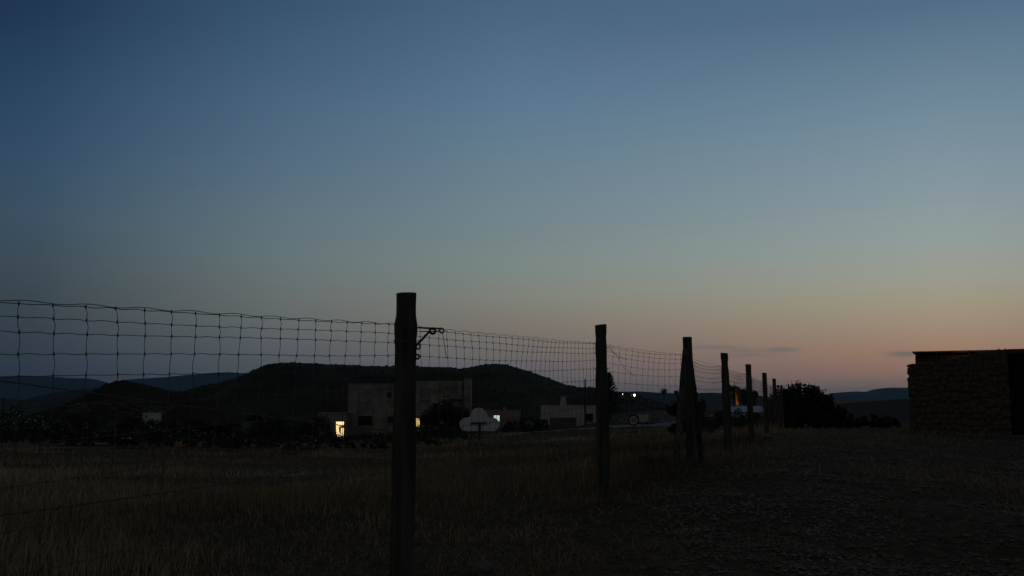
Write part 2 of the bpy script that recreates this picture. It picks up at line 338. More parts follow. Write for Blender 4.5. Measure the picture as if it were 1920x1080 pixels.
ridge('hill', [(1420,778),(1465,754),(1500,749.5),(1570,748.6),(1640,748.5),(1704,748),(1790,748.5),(1880,752),(1990,772)], 230, 70, -1.5, m_bank, 23, nx=120, rough=.05)
# scrub on the near hills, one mass each
oct_v = np.array([[1,0,0],[-1,0,0],[0,1,0],[0,-1,0],[0,0,1],[0,0,-1]], float)
oct_f = np.array([[0,2,4],[2,1,4],[1,3,4],[3,0,4],[2,0,5],[1,2,5],[3,1,5],[0,3,5]])
ib = bmesh.new(); bmesh.ops.create_icosphere(ib, subdivisions=1, radius=1); ib.verts.ensure_lookup_table()
ico_v = np.array([v.co[:] for v in ib.verts]); ico_f = np.array([[v.index for v in f.verts] for f in ib.faces]); ib.free()
def scatter(pos, size, base_v, base_f, squash=.7, jit=.35, col=None):
    n = len(pos); k = len(base_v)
    V = base_v[None]*(1+jit*(rng.random((n,k,1))-.5)*2)
    an = rng.random(n)*6.283; c, s = np.cos(an)[:,None], np.sin(an)[:,None]
    V = np.stack([V[...,0]*c-V[...,1]*s, V[...,0]*s+V[...,1]*c, V[...,2]*squash], -1)
    ss = np.asarray(size)
    V = V*(ss[:,None,None] if ss.ndim == 1 else ss[:,None,:])+pos[:,None,:]
    Fq = base_f[None]+(np.arange(n)*k)[:,None,None]
    cc = None if col is None else np.repeat(col, k, 0)
    return V.reshape(-1,3), Fq.reshape(-1,3), cc
def hill_scrub(HV_, n, s0, s1, name, label):
    nx, ny, _ = HV_.shape; i = rng.random(n)*(nx-1.001); j = ny*.12+rng.random(n)*(ny*.50)
    a, b = i.astype(int), j.astype(int); u, v = (i-a)[:,None], (j-b)[:,None]
    P = (HV_[a,b]*(1-u)+HV_[a+1,b]*u)*(1-v)+(HV_[a,b+1]*(1-u)+HV_[a+1,b+1]*u)*v
    V, Fq, _ = scatter(P, s0+(s1-s0)*rng.random(n)**3, ico_v, ico_f, .7, .4)
    tag(mesh_np(name, V, Fq, m_scrub), label, 'scrub', kind='stuff')
hill_scrub(HV, 3200, .2, .95, 'hill_scrub', 'dark low scrub covering the long flat-topped hill')
hill_scrub(HL, 900, .15, .5, 'hill_scrub', 'dark low scrub dotting the small pointed hill')
# pale outcrops at the foot of the small hill
def rock_field(boxes, n, s, name, label):
    P = []
    for _ in range(n):
        x0, x1, d0, d1 = random.choice(boxes); px = random.uniform(x0, x1); d = random.uniform(d0, d1)
        p = on_ground(px, d); P.append(p)
    P = np.array(P); sz = np.stack([s*(.5+rng.random(n)*1.3), s*(.5+rng.random(n)), s*(.2+rng.random(n)*.45)], 1)
    V, Fq, _ = scatter(P, sz, ico_v, ico_f, 1, .4)
    tag(mesh_np(name, V, Fq, m_rockd), label, 'rocks', kind='stuff')
m_rockd = mat('dull_rock', (.04,.035,.028), (.12,.11,.092), .8, .95)
def hill_rocks(HV_, n):
    nx, ny, _ = HV_.shape; i = nx*(.25+.45*rng.random(n)); j = ny*(.05+.15*rng.random(n)**.8+.02*np.sin(i*.2))
    a, b = i.astype(int), j.astype(int); u, v = (i-a)[:,None], (j-b)[:,None]
    P = (HV_[a,b]*(1-u)+HV_[a+1,b]*u)*(1-v)+(HV_[a,b+1]*(1-u)+HV_[a+1,b+1]*u)*v
    sz = np.stack([.3+1.2*rng.random(n)**2, .3+.5*rng.random(n), .15+.5*rng.random(n)**2], 1)*.8
    V, Fq, _ = scatter(P, sz, ico_v, ico_f, 1, .4); tag(mesh_np('rocks', V, Fq, m_rockd), 'pale broken rocks along the foot of the small pointed hill', 'rocks', kind='stuff')
hill_rocks(HL, 420)
rock_field([(1165,1262,86,128)], 240, .5, 'rocks', 'pale rubble bank behind the round speed sign')
# ------------------------------------------------------------------ roads and tracks
def strip(name, pts, width, m_, lift=.05):
    P = np.array([[p[0], p[1]] for p in pts]); t = np.linspace(0, len(P)-1, 60)
    x = np.interp(t, range(len(P)), P[:,0]); y = np.interp(t, range(len(P)), P[:,1])
    for _ in range(6): x[1:-1] = (x[:-2]+x[2:]+2*x[1:-1])/4; y[1:-1] = (y[:-2]+y[2:]+2*y[1:-1])/4
    dx, dy = np.gradient(x), np.gradient(y); l = np.hypot(dx, dy); nx_, ny_ = -dy/l, dx/l
    V = []; K = 7
    for j in range(K):
        o_ = (j/(K-1)-.5)*width*(1+.08*np.sin(t*3+j)); V.append(np.stack([x+nx_*o_, y+ny_*o_, ground(x+nx_*o_, y+ny_*o_)+lift], 1))
    V = np.stack(V, 1); n = len(x); id_ = np.arange(n*K).reshape(n, K)
    Fq = np.stack([id_[:-1,:-1], id_[1:,:-1], id_[1:,1:], id_[:-1,1:]], -1).reshape(-1,4)
    return tag(mesh_np(name, V.reshape(-1,3), Fq, m_, smooth=True), kind='structure')
strip('road', [on_ground(990,96)[:2], on_ground(1060,90)[:2], on_ground(1150,80)[:2], on_ground(1210,76)[:2], on_ground(1270,78)[:2], on_ground(1360,95)[:2], on_ground(1480,140)[:2]], 5.5, m_asph)
strip('dirt_track', [on_ground(-260,40)[:2], on_ground(-60,43)[:2], on_ground(80,44.5)[:2], on_ground(150,46)[:2], on_ground(205,48.5)[:2]], 4.2, m_track)
# ------------------------------------------------------------------ houses
def wall_shell(x0, x1, h, depth, holes, reveal=.22, z0=-.6):
    """hollow box: front wall with real openings, sides and back"""
    b = MB(); xs = sorted({x0, x1, *[v for q_ in holes for v in q_[:2]]}); zs = sorted({z0, h, *[v for q_ in holes for v in q_[2:4]]})
    for i in range(len(xs)-1):
        for j in range(len(zs)-1):
            mx_, mz_ = (xs[i]+xs[i+1])/2, (zs[j]+zs[j+1])/2
            if any(a < mx_ < b_ and c < mz_ < d_ for a, b_, c, d_ in holes): continue
            b.add([(xs[i],0,zs[j]),(xs[i+1],0,zs[j]),(xs[i+1],0,zs[j+1]),(xs[i],0,zs[j+1])], [(0,1,2,3)])
    for a, b_, c, d_ in holes:
        for p, q_ in (((a,c),(a,d_)),((a,d_),(b_,d_)),((b_,d_),(b_,c)),((b_,c),(a,c))):
            b.add([(p[0],0,p[1]),(q_[0],0,q_[1]),(q_[0],reveal,q_[1]),(p[0],reveal,p[1])], [(0,1,2,3)])
    b.add([(x0,0,z0),(x0,depth,z0),(x0,depth,h),(x0,0,h)], [(0,1,2,3)]); b.add([(x1,0,z0),(x1,depth,z0),(x1,depth,h),(x1,0,h)], [(3,2,1,0)])
    b.add([(x0,depth,z0),(x1,depth,z0),(x1,depth,h),(x0,depth,h)], [(3,2,1,0)])
    return b
def window(par, q_, kind='plain', reveal=.16, paneM=None):
    a, b_, c, d_ = q_; t = .07
    m1 = MB(); m1.box(a,b_,reveal-.03,reveal+.03,c,c+t); m1.box(a,b_,reveal-.03,reveal+.03,d_-t,d_)
    m1.box(a,a+t,reveal-.031,reveal+.031,c+t,d_-t); m1.box(b_-t,b_,reveal-.031,reveal+.031,c+t,d_-t)
    if kind != 'single': m1.box((a+b_)/2-.03,(a+b_)/2+.03,reveal-.029,reveal+.029,c+t,d_-t)
    fo = m1.build('window', m_frame, par)
    MB().box(a+.02,b_-.02,reveal+.035,reveal+.05,c+.02,d_-.02).build('pane', paneM or m_pane, fo)
    MB().box(a-.06,b_+.06,-.07,.10,c-.08,c-.005).build('sill', m_plaster, fo)
    if kind == 'shutter' or kind == 'half':
        zc = c+.06 if kind == 'shutter' else c+(d_-c)*.35; n = max(3, int((d_-zc)/.11)); s = MB()
        for i in range(n):
            z = zc+(d_-zc)*i/n; s.box(a+.03,b_-.03,reveal-.075,reveal-.045,z+.008,z+(d_-zc)/n-.008)
        s.build('shutter', m_shut, fo)
    if kind == 'bars':
        s = MB(); n = max(3, int((b_-a)/.16))
        for i in range(n): x = a+(b_-a)*(i+.5)/n; s.tube([(x,.03,c),(x,.03,d_)], .012, 4)
        s.tube([(a,.03,(c+d_)/2),(b_,.03,(c+d_)/2)], .012, 4); s.build('grille', m_iron, fo)
    return fo
def house(name, px0, px1, ytop, d, label, depth, wallM, wins=(), z_base=None, cat='house', roofM=None, doors=()):
    """wins: (px0, px1, ytop, ybottom, kind)"""
    xa, xb = at(px0, 780, d)[0], at(px1, 780, d)[0]; xm = (xa+xb)/2
    zb = min(gz(xa, d), gz(xb, d), gz(xm, d), gz(xm, d+depth*.5)) if z_base is None else z_base
    e = empty(name, (xm, d, zb), label, cat); h = at(px0, ytop, d)[2]-zb
    def loc(q_): a = at(q_[0], q_[3], d); b_ = at(q_[1], q_[2], d); return (a[0]-xm, b_[0]-xm, a[2]-zb, b_[2]-zb)
    hol = [loc(q_) for q_ in wins]; dh = [loc(q_) for q_ in doors]
    wall_shell(xa-xm, xb-xm, h, depth, hol+dh).build('wall', wallM, e)
    MB().box(xa-xm+.02, xb-xm-.02, .02, depth-.02, h-.32, h-.18).build('roof', roofM or m_grey, e)
    p = MB(); t = .22
    p.box(xa-xm-.04, xb-xm+.04, -.045, t, h+.003, h+.09); p.box(xa-xm-.04, xb-xm+.04, depth-t, depth+.04, h+.003, h+.09)
    p.box(xa-xm-.04, xa-xm+t, t, depth-t, h+.003, h+.09); p.box(xb-xm-t, xb-xm+.04, t, depth-t, h+.003, h+.09); p.build('parapet', wallM, e)
    for q_, ho in zip(wins, hol):
        k = q_[4]
        window(e, ho, 'single' if k in ('lit','cool') else k, paneM=m_litwin if k == 'lit' else m_litcool if k == 'cool' else None)
    return e, xm, zb, h, dh
# two-storey house: lower left block and taller right block, joined as one building
eA, xmA, zbA, hA, _ = house('house', 652, 744, 720.5, 118, 'two-storey house with patched bare blockwork walls and flat roof, behind the thickest fence post', 9, m_block,
    [(671,697,737,756,'shutter'),(671,698,780,798,'bars'),(726,734.5,735,746,'single'),(727,738,781,793,'bars')], cat='house')
xa, xb = at(744.6,780,118)[0]-xmA, at(867,780,118)[0]-xmA; hR = at(800,714.5,118)[2]-zbA
def pl(q_): a = at(q_[0], q_[3], 118); b_ = at(q_[1], q_[2], 118); return (a[0]-xmA, b_[0]-xmA, a[2]-zbA, b_[2]-zbA)
wR = [(787,806,740,752,'shutter'),(843,866,738.5,753.5,'half'),(774,788.5,783,800.5,'lit')]
wall_shell(xa, xb, hR, 9.5, [pl(q_) for q_ in wR]).build('wall', m_block, eA)
for q_ in wR: window(eA, pl(q_), 'single' if q_[4] == 'lit' else q_[4], paneM=m_litwin if q_[4] == 'lit' else None)
MB().box(xa+.02, xb-.02, .02, 9.4, hR-.3, hR-.16).build('roof', m_grey, eA)
x2 = at(882,780,118)[0]-xmA
MB().box(xb+.01, x2, -.35, 4.2, -.8, at(870,709.5,118)[2]-zbA).build('stair_tower', m_block, eA)
MB().box(at(751,770,118)[0]-xmA, at(792,770,118)[0]-xmA, -1.6, -.01, at(760,781.5,118)[2]-zbA, at(760,779,118)[2]-zbA).build('porch_roof', m_tin, eA)
for px in (753, 790.5): x = at(px,770,118)[0]-xmA; MB().tube([(x,-1.5,-.6),(x,-1.5,at(760,781.5,118)[2]-zbA)], .06, 6).build('porch_post', m_timber, eA)
# annex with the lit doorway
eX, xmX, zbX, hX, dX = house('annex', 596, 650.5, 775, 115.5, 'low cream annex with bright open doorway at the side of the two-storey house', 5.0, m_plaster, (), doors=[(629.5,645,790.5,818.5)], cat='outbuilding')
a, b_, c, d_ = dX[0]
MB().box(a-2.4, b_+.3, .02, 4.9, c-.10, c-.02).build('floor', m_track, eX)
fr_ = MB(); fr_.box(a-.08,a,-.03,.12,c,d_); fr_.box(b_,b_+.08,-.03,.12,c,d_); fr_.box(a-.08,b_+.08,-.031,.121,d_,d_+.08); fr_.build('door_frame', m_timber, eX)
MB().box(a-.25,b_+.6,-.9,-.04,c-.16,c-.03).build('doorstep', m_track, eX)
lt = bpy.data.lights.new('room_light', 'POINT'); lt.energy = 1500; lt.color = (1,.80,.46); lt.shadow_soft_size = .12
lo = bpy.data.objects.new('room_light', lt); link(lo, eX); lo.location = ((a+b_)/2+.1, 2.4, d_+.1)
bl = MB(); V, Fq, _ = scatter(np.array([[(a+b_)/2+.1, 2.4, d_+.27]]), np.array([.09]), ico_v, ico_f, 1, 0); bl.add(V, Fq); bl.build('lamp_bulb', m_lampw, eX)
# coat stand inside the doorway
cs = empty('coat_stand', (xmX+(a+b_)/2-.1, 115.5+1.0, zbX+c-.02), 'dark coat stand hung with bags and coats inside the lit doorway', 'coat stand')
MB().tube([(0,0,0),(0,0,1.35)], .03, 6).build('pole', m_timber, cs)
for an in (0, 2.1, 4.2): MB().tube([(0,0,.16),(.22*math.cos(an),.22*math.sin(an),.0)], .02, 5).build('foot', m_timber, cs)
s = MB(); s.tube([(-.14,0,1.28),(.40,0,1.30)], .03, 5); s.build('arm', m_timber, cs)
def blob(par, name, c_, sx, sy, sz, m_): V, Fq, _ = scatter(np.array([[0,0,0]]), np.array([[sx,sy,sz]]), ico_v, ico_f, 1, .18); return mesh_np(name, V+np.array(c_), Fq, m_, par)
blob(cs,'coat',(-.02,-.05,.82),.13,.10,.48,m_cloth); blob(cs,'coat',(.15,-.03,1.10),.11,.09,.17,m_cloth); blob(cs,'bag',(.33,-.02,1.12),.13,.09,.17,m_cloth); blob(cs,'coat',(-.15,.05,.95),.08,.08,.30,m_cloth)
# low house behind the cloud board, white house, hut, pale roof
eB, xmB, zbB, hB, _ = house('house', 912, 976, 770, 150, 'low dim house with one cool lit window partly behind the cloud-shaped board', 6, m_plaster, [(925,937.5,778,791,'cool')])
x = at(945.5,770,150)[0]-xmB; MB().box(x-.24,x+.24,-.06,.5,hB-2.6,hB+.55).build('chimney', m_plaster, eB)
MB().box(x-.30,x+.30,-.12,.56,hB+.552,hB+.64).build('chimney_cap', m_grey, eB)
eC, xmC, zbC, hC, _ = house('house', 1017, 1118, 761, 130, 'small flat-roofed whitewashed house with a square chimney beside the second fence post', 7, m_white, [(1097,1112,775.5,790.5,'bars'),(1003,1004,780,781,'single')][:1])
x = at(1058,770,130)[0]-xmC; MB().add([(x-.42,2,hC-.2),(x+.42,2,hC-.2),(x+.42,2.8,hC-.2),(x-.42,2.8,hC-.2),(x-.30,2.1,hC+1.15),(x+.30,2.1,hC+1.15),(x+.30,2.7,hC+1.15),(x-.30,2.7,hC+1.15)], [(0,3,2,1),(4,5,6,7),(0,1,5,4),(1,2,6,5),(2,3,7,6),(3,0,4,7)]).build('chimney', m_white, eC)
MB().box(x-.36,x+.36,2.02,2.78,hC+1.153,hC+1.26).build('chimney_cap', m_white, eC)
eW = empty('garden_wall', on_ground(1056,124), 'low grey garden wall in front of the small whitewashed house', 'wall')
xw0, xw1 = at(1031,770,124)[0]-eW.location.x, at(1080,770,124)[0]-eW.location.x; zt = at(1050,783,124)[2]-eW.location.z
MB().box(xw0,xw1,0,.25,-.5,zt).build('wall', m_grey, eW); MB().box(xw0-.04,xw1+.04,-.05,.30,zt+.003,zt+.08).build('coping', m_white, eW)
house('hut', 267.5, 290.5, 775, 165, 'tiny pale hut below the small pointed hill', 3, m_white, [(273,276.5,778.5,783,'single')], cat='hut')
# long pale roofed shed behind the hedge
eS = empty('shed', on_ground(1404,112), 'long low shed with pale sloping roof behind the fourth fence post', 'shed')
x0, x1 = at(1367,770,112)[0]-eS.location.x, at(1442,770,112)[0]-eS.location.x; z0_, z1_ = at(1400,773,112)[2]-eS.location.z, at(1400,762,114)[2]-eS.location.z
MB().box(x0+.2,x1-.2,.3,4,-.5,z0_-.05).build('wall', m_grey, eS)
n = 12
for i in range(n):
    xa_, xb_ = x0+(x1-x0)*i/n, x0+(x1-x0)*(i+1)/n-.03
    MB().add([(xa_,0,z0_),(xb_,0,z0_),(xb_,2.2,z1_),(xa_,2.2,z1_),(xa_,0,z0_+.05),(xb_,0,z0_+.05),(xb_,2.2,z1_+.05),(xa_,2.2,z1_+.05),], [(0,3,2,1),(4,5,6,7),(0,1,5,4),(1,2,6,5),(2,3,7,6),(3,0,4,7)]).build('roof_panel', m_tinw, eS)
MB().add([(x0,2.21,z1_),(x1,2.21,z1_),(x1,4.4,z0_),(x0,4.4,z0_),(x0,2.21,z1_+.04),(x1,2.21,z1_+.04),(x1,4.4,z0_+.04),(x0,4.4,z0_+.04)], [(0,3,2,1),(4,5,6,7),(0,1,5,4),(1,2,6,5),(2,3,7,6),(3,0,4,7)]).build('roof', m_tinw, eS)
# pale low walls
def low_wall(px0, px1, ytop, d, label, m_):
    p = on_ground((px0+px1)/2, d); e = empty('low_wall', p, label, 'wall'); xa_, xb_ = at(px0,770,d)[0]-p[0], at(px1,770,d)[0]-p[0]; zt_ = at(px0,ytop,d)[2]-p[2]
    MB().box(xa_,xb_,0,.3,-.4,zt_).build('wall', m_, e); MB().box(xa_-.05,xb_+.05,-.05,.35,zt_+.003,zt_+.09).build('coping', m_, e)
low_wall(1199,1216,779,92,'short pale wall end beside the round speed sign', m_white)
# ------------------------------------------------------------------ stone building at the right
class Turned:
    """a building turned by a degrees about its near left corner; x(px) gives the local x seen in that column"""
    def __init__(s, px, d, a):
        s.o = on_ground(px, d); s.a = math.radians(a)
    def x(s, px):
        m = at(px, 740, 1.0)[0]; return float((m*s.o[1]-s.o[0])/(math.cos(s.a)+m*math.sin(s.a)))
    def y(s, x): return s.o[1]-x*math.sin(s.a)
    def z(s, px, py): return float(at(px, py, s.y(s.x(px)))[2]-s.o[2])
T1 = Turned(1704, 28.5, 22)
sb = empty('stone_building', T1.o, 'rubble stone building with a rising wall top at the gravel edge', 'building'); sb.rotation_euler = (0,0,-T1.a)
prof = [(1704,684),(1722,680.5),(1756,676.5),(1790,672),(1822,665),(1848,658.5),(1868,655),(1893,653.5)]
PX = np.array([T1.x(p) for p, _ in prof]); PZ = np.array([T1.z(p,y) for p, y in prof])
TH = .5
core = MB(); n = len(PX)
V = [(x+(.03 if i == 0 else 0), .012, z-.03) for i, (x, z) in enumerate(zip(PX, PZ))]+[(x+(.03 if i == 0 else 0), TH, z-.03) for i, (x, z) in enumerate(zip(PX, PZ))]+[(x+(.03 if i == 0 else 0), .012, -.6) for i, x in enumerate(PX)]+[(x+(.03 if i == 0 else 0), TH, -.6) for i, x in enumerate(PX)]
Fq = []
for i in range(n-1):
    Fq += [(2*n+i,2*n+i+1,i+1,i),(n+i,n+i+1,3*n+i+1,3*n+i),(i,i+1,n+i+1,n+i)]
Fq += [(2*n,0,n,3*n),(3*n-1,4*n-1,2*n-1,n-1)]
core.add(V, Fq); wl = core.build('wall', m_mortar, sb)
stones = []
for k in range(14):
    bm = bmesh.new(); bmesh.ops.create_cube(bm, size=1); bmesh.ops.bevel(bm, geom=bm.edges[:], offset=.2, segments=1, affect='EDGES')
    for v in bm.verts: v.co += Vector((random.uniform(-.1,.1), random.uniform(-.08,.08), random.uniform(-.1,.1)))
    me = bpy.data.meshes.new('stone'); bm.to_mesh(me); bm.free(); me.materials.append(m_stone); stones.append(me)
cnt = 0
def stone(x, y, z, sx, sy, sz):
    global cnt
    if cnt >= 298: return
    o = bpy.data.objects.new('stone', random.choice(stones)); link(o, wl); o.location = (x, y, z); o.scale = (sx, sy, sz)
    o.rotation_euler = (random.uniform(-.08,.08), random.uniform(-.35,.35), random.uniform(-.08,.08)); cnt += 1
z = -.08; rowi = 0
while z < PZ[-1]:
    hgt = random.uniform(.115,.19); x = PX[0]+random.uniform(-.02,.0); ph_ = random.uniform(0,6)
    while x < PX[-1]-.05:
        wd = min(random.choice((.11,.14,.17,.2,.25))*random.uniform(.8,1.2), PX[-1]-x); topz = np.interp(x+wd/2, PX, PZ)
        zz = z+.022*math.sin(x*2.6+ph_*.3)+.02*math.sin(x*6+rowi)
        hh = min(hgt*random.uniform(.85,1.25), topz-zz+.01)
        if hh > .05:
            stone(x+wd/2, .068+random.uniform(-.012,.012), min(zz+hh/2+random.uniform(-.035,.035), topz-hh*.52), wd*1.0, .16, hh*1.0)
            if x < PX[0]+.05:
                stone(PX[0]+.06, .28+random.uniform(-.03,.03), z+hh/2, .13, .26, hh*.93)
        x += wd
    z += hgt; rowi += 1
# timber side bay past the stone corner, planks and roof edge
x0 = PX[-1]+.02; ztop = T1.z(1900,653)
for i in range(11): MB().box(x0+i*.16, x0+i*.16+.15, .42+.012*(i % 2), .47, -.3, ztop-.16).build('plank', m_bay, sb)
MB().box(x0-.01, x0+1.8, .475, .6, -.5, ztop-.15).build('back_wall', m_bay, sb)
MB().box(x0-.0, x0+1.8, .0, 1.6, ztop-.14, ztop-.02).build('roof_beam', m_timber, sb)
MB().box(PX[-1]-.4, x0+1.9, .52, 4.2, ztop-.06, ztop-.015).build('roof', m_tin, sb)
# shed behind the stone wall, lamp glow under its eave
T2 = Turned(1722, 33.0, 25); p = T2.o
sh = empty('tin_roof_shed', p, 'timber shed with thin flat tin roof showing above the stone wall', 'shed'); sh.rotation_euler = (0,0,-T2.a)
X0, X1 = 0.0, T2.x(1905); zr = T2.z(1740,660)
nb = int((X1-X0)/.18)
for i in range(nb): MB().box(X0+i*.18, X0+i*.18+.172, .0+.01*(i % 2), .06, -.3, zr-.12).build('plank', m_timber, sh)
MB().box(X0+.02, X1, .1, 2.6, -.3, zr-.13).build('wall', m_timber, sh)
MB().box(T2.x(1715), X1+.2, -.30, 2.9, zr-.028, zr+.012).build('roof', m_tin, sh)
for i in range(7): x = X0+.1+i*.5; MB().box(x, x+.07, -.26, 2.8, zr-.11, zr-.031).build('rafter', m_timber, sh)
lx = T2.x(1812); lw = Vector((float(p[0]+lx*math.cos(T2.a)+.16*math.sin(-T2.a)), float(p[1]-lx*math.sin(T2.a)-.16*math.cos(T2.a)), float(p[2]+zr-.40)))
lb = empty('wall_lamp', lw, 'small orange lamp under the eave of the tin-roofed shed', 'lamp'); lb.rotation_euler = (0,0,-T2.a)
MB().box(-.05,.05,-.02,.14,-.05,.05).build('bracket', m_iron, lb); blob(lb,'bulb',(0,-.08,-.02),.05,.05,.06,m_lampr)
pl_ = bpy.data.lights.new('lamp_light','POINT'); pl_.energy = 2.2; pl_.color = (1,.36,.05); pl_.shadow_soft_size = .06
po = bpy.data.objects.new('lamp_light', pl_); link(po, lb); po.location = (0,-.14,.03)
# ------------------------------------------------------------------ signs, poles, street lamps
cl = on_ground(899.5, 50); e = empty('cloud_board', cl, 'pale cloud-shaped board seen from behind on a dark T-shaped post', 'sign')
s_ = 50/F
def outline():
    pts = []
    L_ = lambda px, py: (at(px,py,50)[0]-cl[0], at(px,py,50)[2]-cl[2])
    def arc(cx_, cy_, r, a0, a1, n):
        for i in range(n+1):
            a_ = math.radians(a0+(a1-a0)*i/n); pts.append(L_(cx_+r*math.cos(a_), cy_-r*math.sin(a_)))
    arc(923.5,795.5,12.6,-90,98,14); arc(897.5,780.5,16.2,-2,182,18); arc(874,795.5,12.6,82,270,14)
    return pts
pts = outline(); n = len(pts); b = MB()
b.add([(x,0,z) for x, z in pts]+[(x,.03,z) for x, z in pts], [tuple(range(n)), tuple(range(2*n-1,n-1,-1))]+[(i,n+i,n+(i+1) % n,(i+1) % n) for i in range(n)])
b.build('board', m_sign, e)
zb_ = at(899,793,50)[2]-cl[2]
MB().tube([(0,-.06,-.4),(0,-.06,zb_)], .05, 8).build('post', m_steel, e)
MB().box(at(883,770,50)[0]-cl[0], at(913,770,50)[0]-cl[0], -.09,-.004, zb_-.035, zb_+.035).build('crossbar', m_steel, e)
# round speed limit sign
sg = on_ground(1188, 58); e = empty('speed_sign', sg, 'round speed limit sign with red rim reading 30 beside the road', 'sign')
zc = at(1188,788,58)[2]-sg[2]; R_ = 10.3*58/F
MB().tube([(0,.05,-.4),(0,.05,zc+R_*.6)], .035, 8).build('post', m_steel, e)
def disc(r0, r1, y0, y1, n=28):
    b = MB(); V = []
    for i in range(n):
        a_ = 2*math.pi*i/n; c_, s2 = math.cos(a_), math.sin(a_)
        V += [(r0*c_,y0,zc+r0*s2),(r1*c_,y0,zc+r1*s2),(r1*c_,y1,zc+r1*s2),(r0*c_,y1,zc+r0*s2)]
    Fq = []
    for i in range(n):
        j = (i+1) % n
        for k in range(4): Fq.append((4*i+k, 4*i+(k+1) % 4, 4*j+(k+1) % 4, 4*j+k))
    return b.add(V, Fq)
disc(.001, R_*.995, .004, .014).build('plate', m_signw, e); disc(R_*.74, R_, -.006, .003).build('rim', m_red, e)
def digit(segs, x, nm):
    w_, h_, t = R_*.42, R_*.72, R_*.13; b = MB()
    S = {'a':(-w_/2,w_/2,h_/2-t,h_/2),'d':(-w_/2,w_/2,-h_/2,-h_/2+t),'g':(-w_/2+t*.3,w_/2,-t/2,t/2),'f':(-w_/2,-w_/2+t,t*.0,h_/2-t),'e':(-w_/2,-w_/2+t,-h_/2+t,0),'b':(w_/2-t,w_/2,t/2,h_/2-t),'c':(w_/2-t,w_/2,-h_/2+t,-t/2)}
    for q_ in segs: u0,u1,v0,v1 = S[q_]; b.box(x+u0,x+u1,-.004,.003,zc+v0,zc+v1)
    if 'f' not in segs: pass
    b.build(nm, m_black, e)
digit('abgcd', -R_*.27, 'numeral'); digit('abdfec', R_*.27, 'numeral')
def pole(px, ytop, d, r, label, name='utility_pole', m_=None, arm=True):
    p = on_ground(px, d); e = empty(name, p, label, 'pole'); h = at(px, ytop, d)[2]-p[2]
    MB().tube([(0,0,-.5),(0,0,h*.5),(.02,0,h)], [r*1.2,r,r*.8], 8).build('shaft', m_ or m_timber, e)
    if arm:
        MB().tube([(-.35,-.05,h-.3),(.35,-.05,h-.3)], .035, 5).build('crossarm', m_timber, e)
        for x in (-.3,.3): MB().tube([(x,-.05,h-.27),(x,-.05,h-.13)], [.04,.025], 6).build('insulator', m_grey, e)
    else: MB().tube([(0,0,h),(0,0,h+.04)], [r*.95,r*.3], 6).build('cap', m_iron, e)
    return e
pole(867.5,705,104,.10,'tall thin timber pole standing before the two-storey house', arm=False)
pole(1097.5,711,125,.11,'timber pole rising above the small whitewashed house', arm=False)
pole(3,745,52,.035,'thin metal stake beside the large white-flowered shrub', 'metal_stake', m_steel, False)
pole(320,772,84,.04,'thin metal stake standing among the low shrubs near the pale track', 'metal_stake', m_steel, False)
def street_lamp(px, py, d, r, m_, label):
    p = on_ground(px, d); e = empty('street_lamp', p, label, 'lamp', None); h = at(px,py,d)[2]-p[2]
    MB().tube([(0,.3,-.5),(0,.3,h+r*.6),(0,0,h+r*1.3)], .06, 6).build('pole', m_steel, e)
    V, Fq, _ = scatter(np.array([[0,0,h]]), np.array([r]), ico_v, ico_f, 1, 0); mesh_np('globe', V, Fq, m_, e, True)
street_lamp(1190.5,741,250,.27,m_lampw,'bright yellow street lamp glowing before the far blue ridge')
street_lamp(1168.3,739,250,.10,m_lampc,'small white street lamp near the conifer before the far ridge')
street_lamp(1185,741,252,.10,m_lampr,'tiny red lamp just beside the bright yellow street lamp')
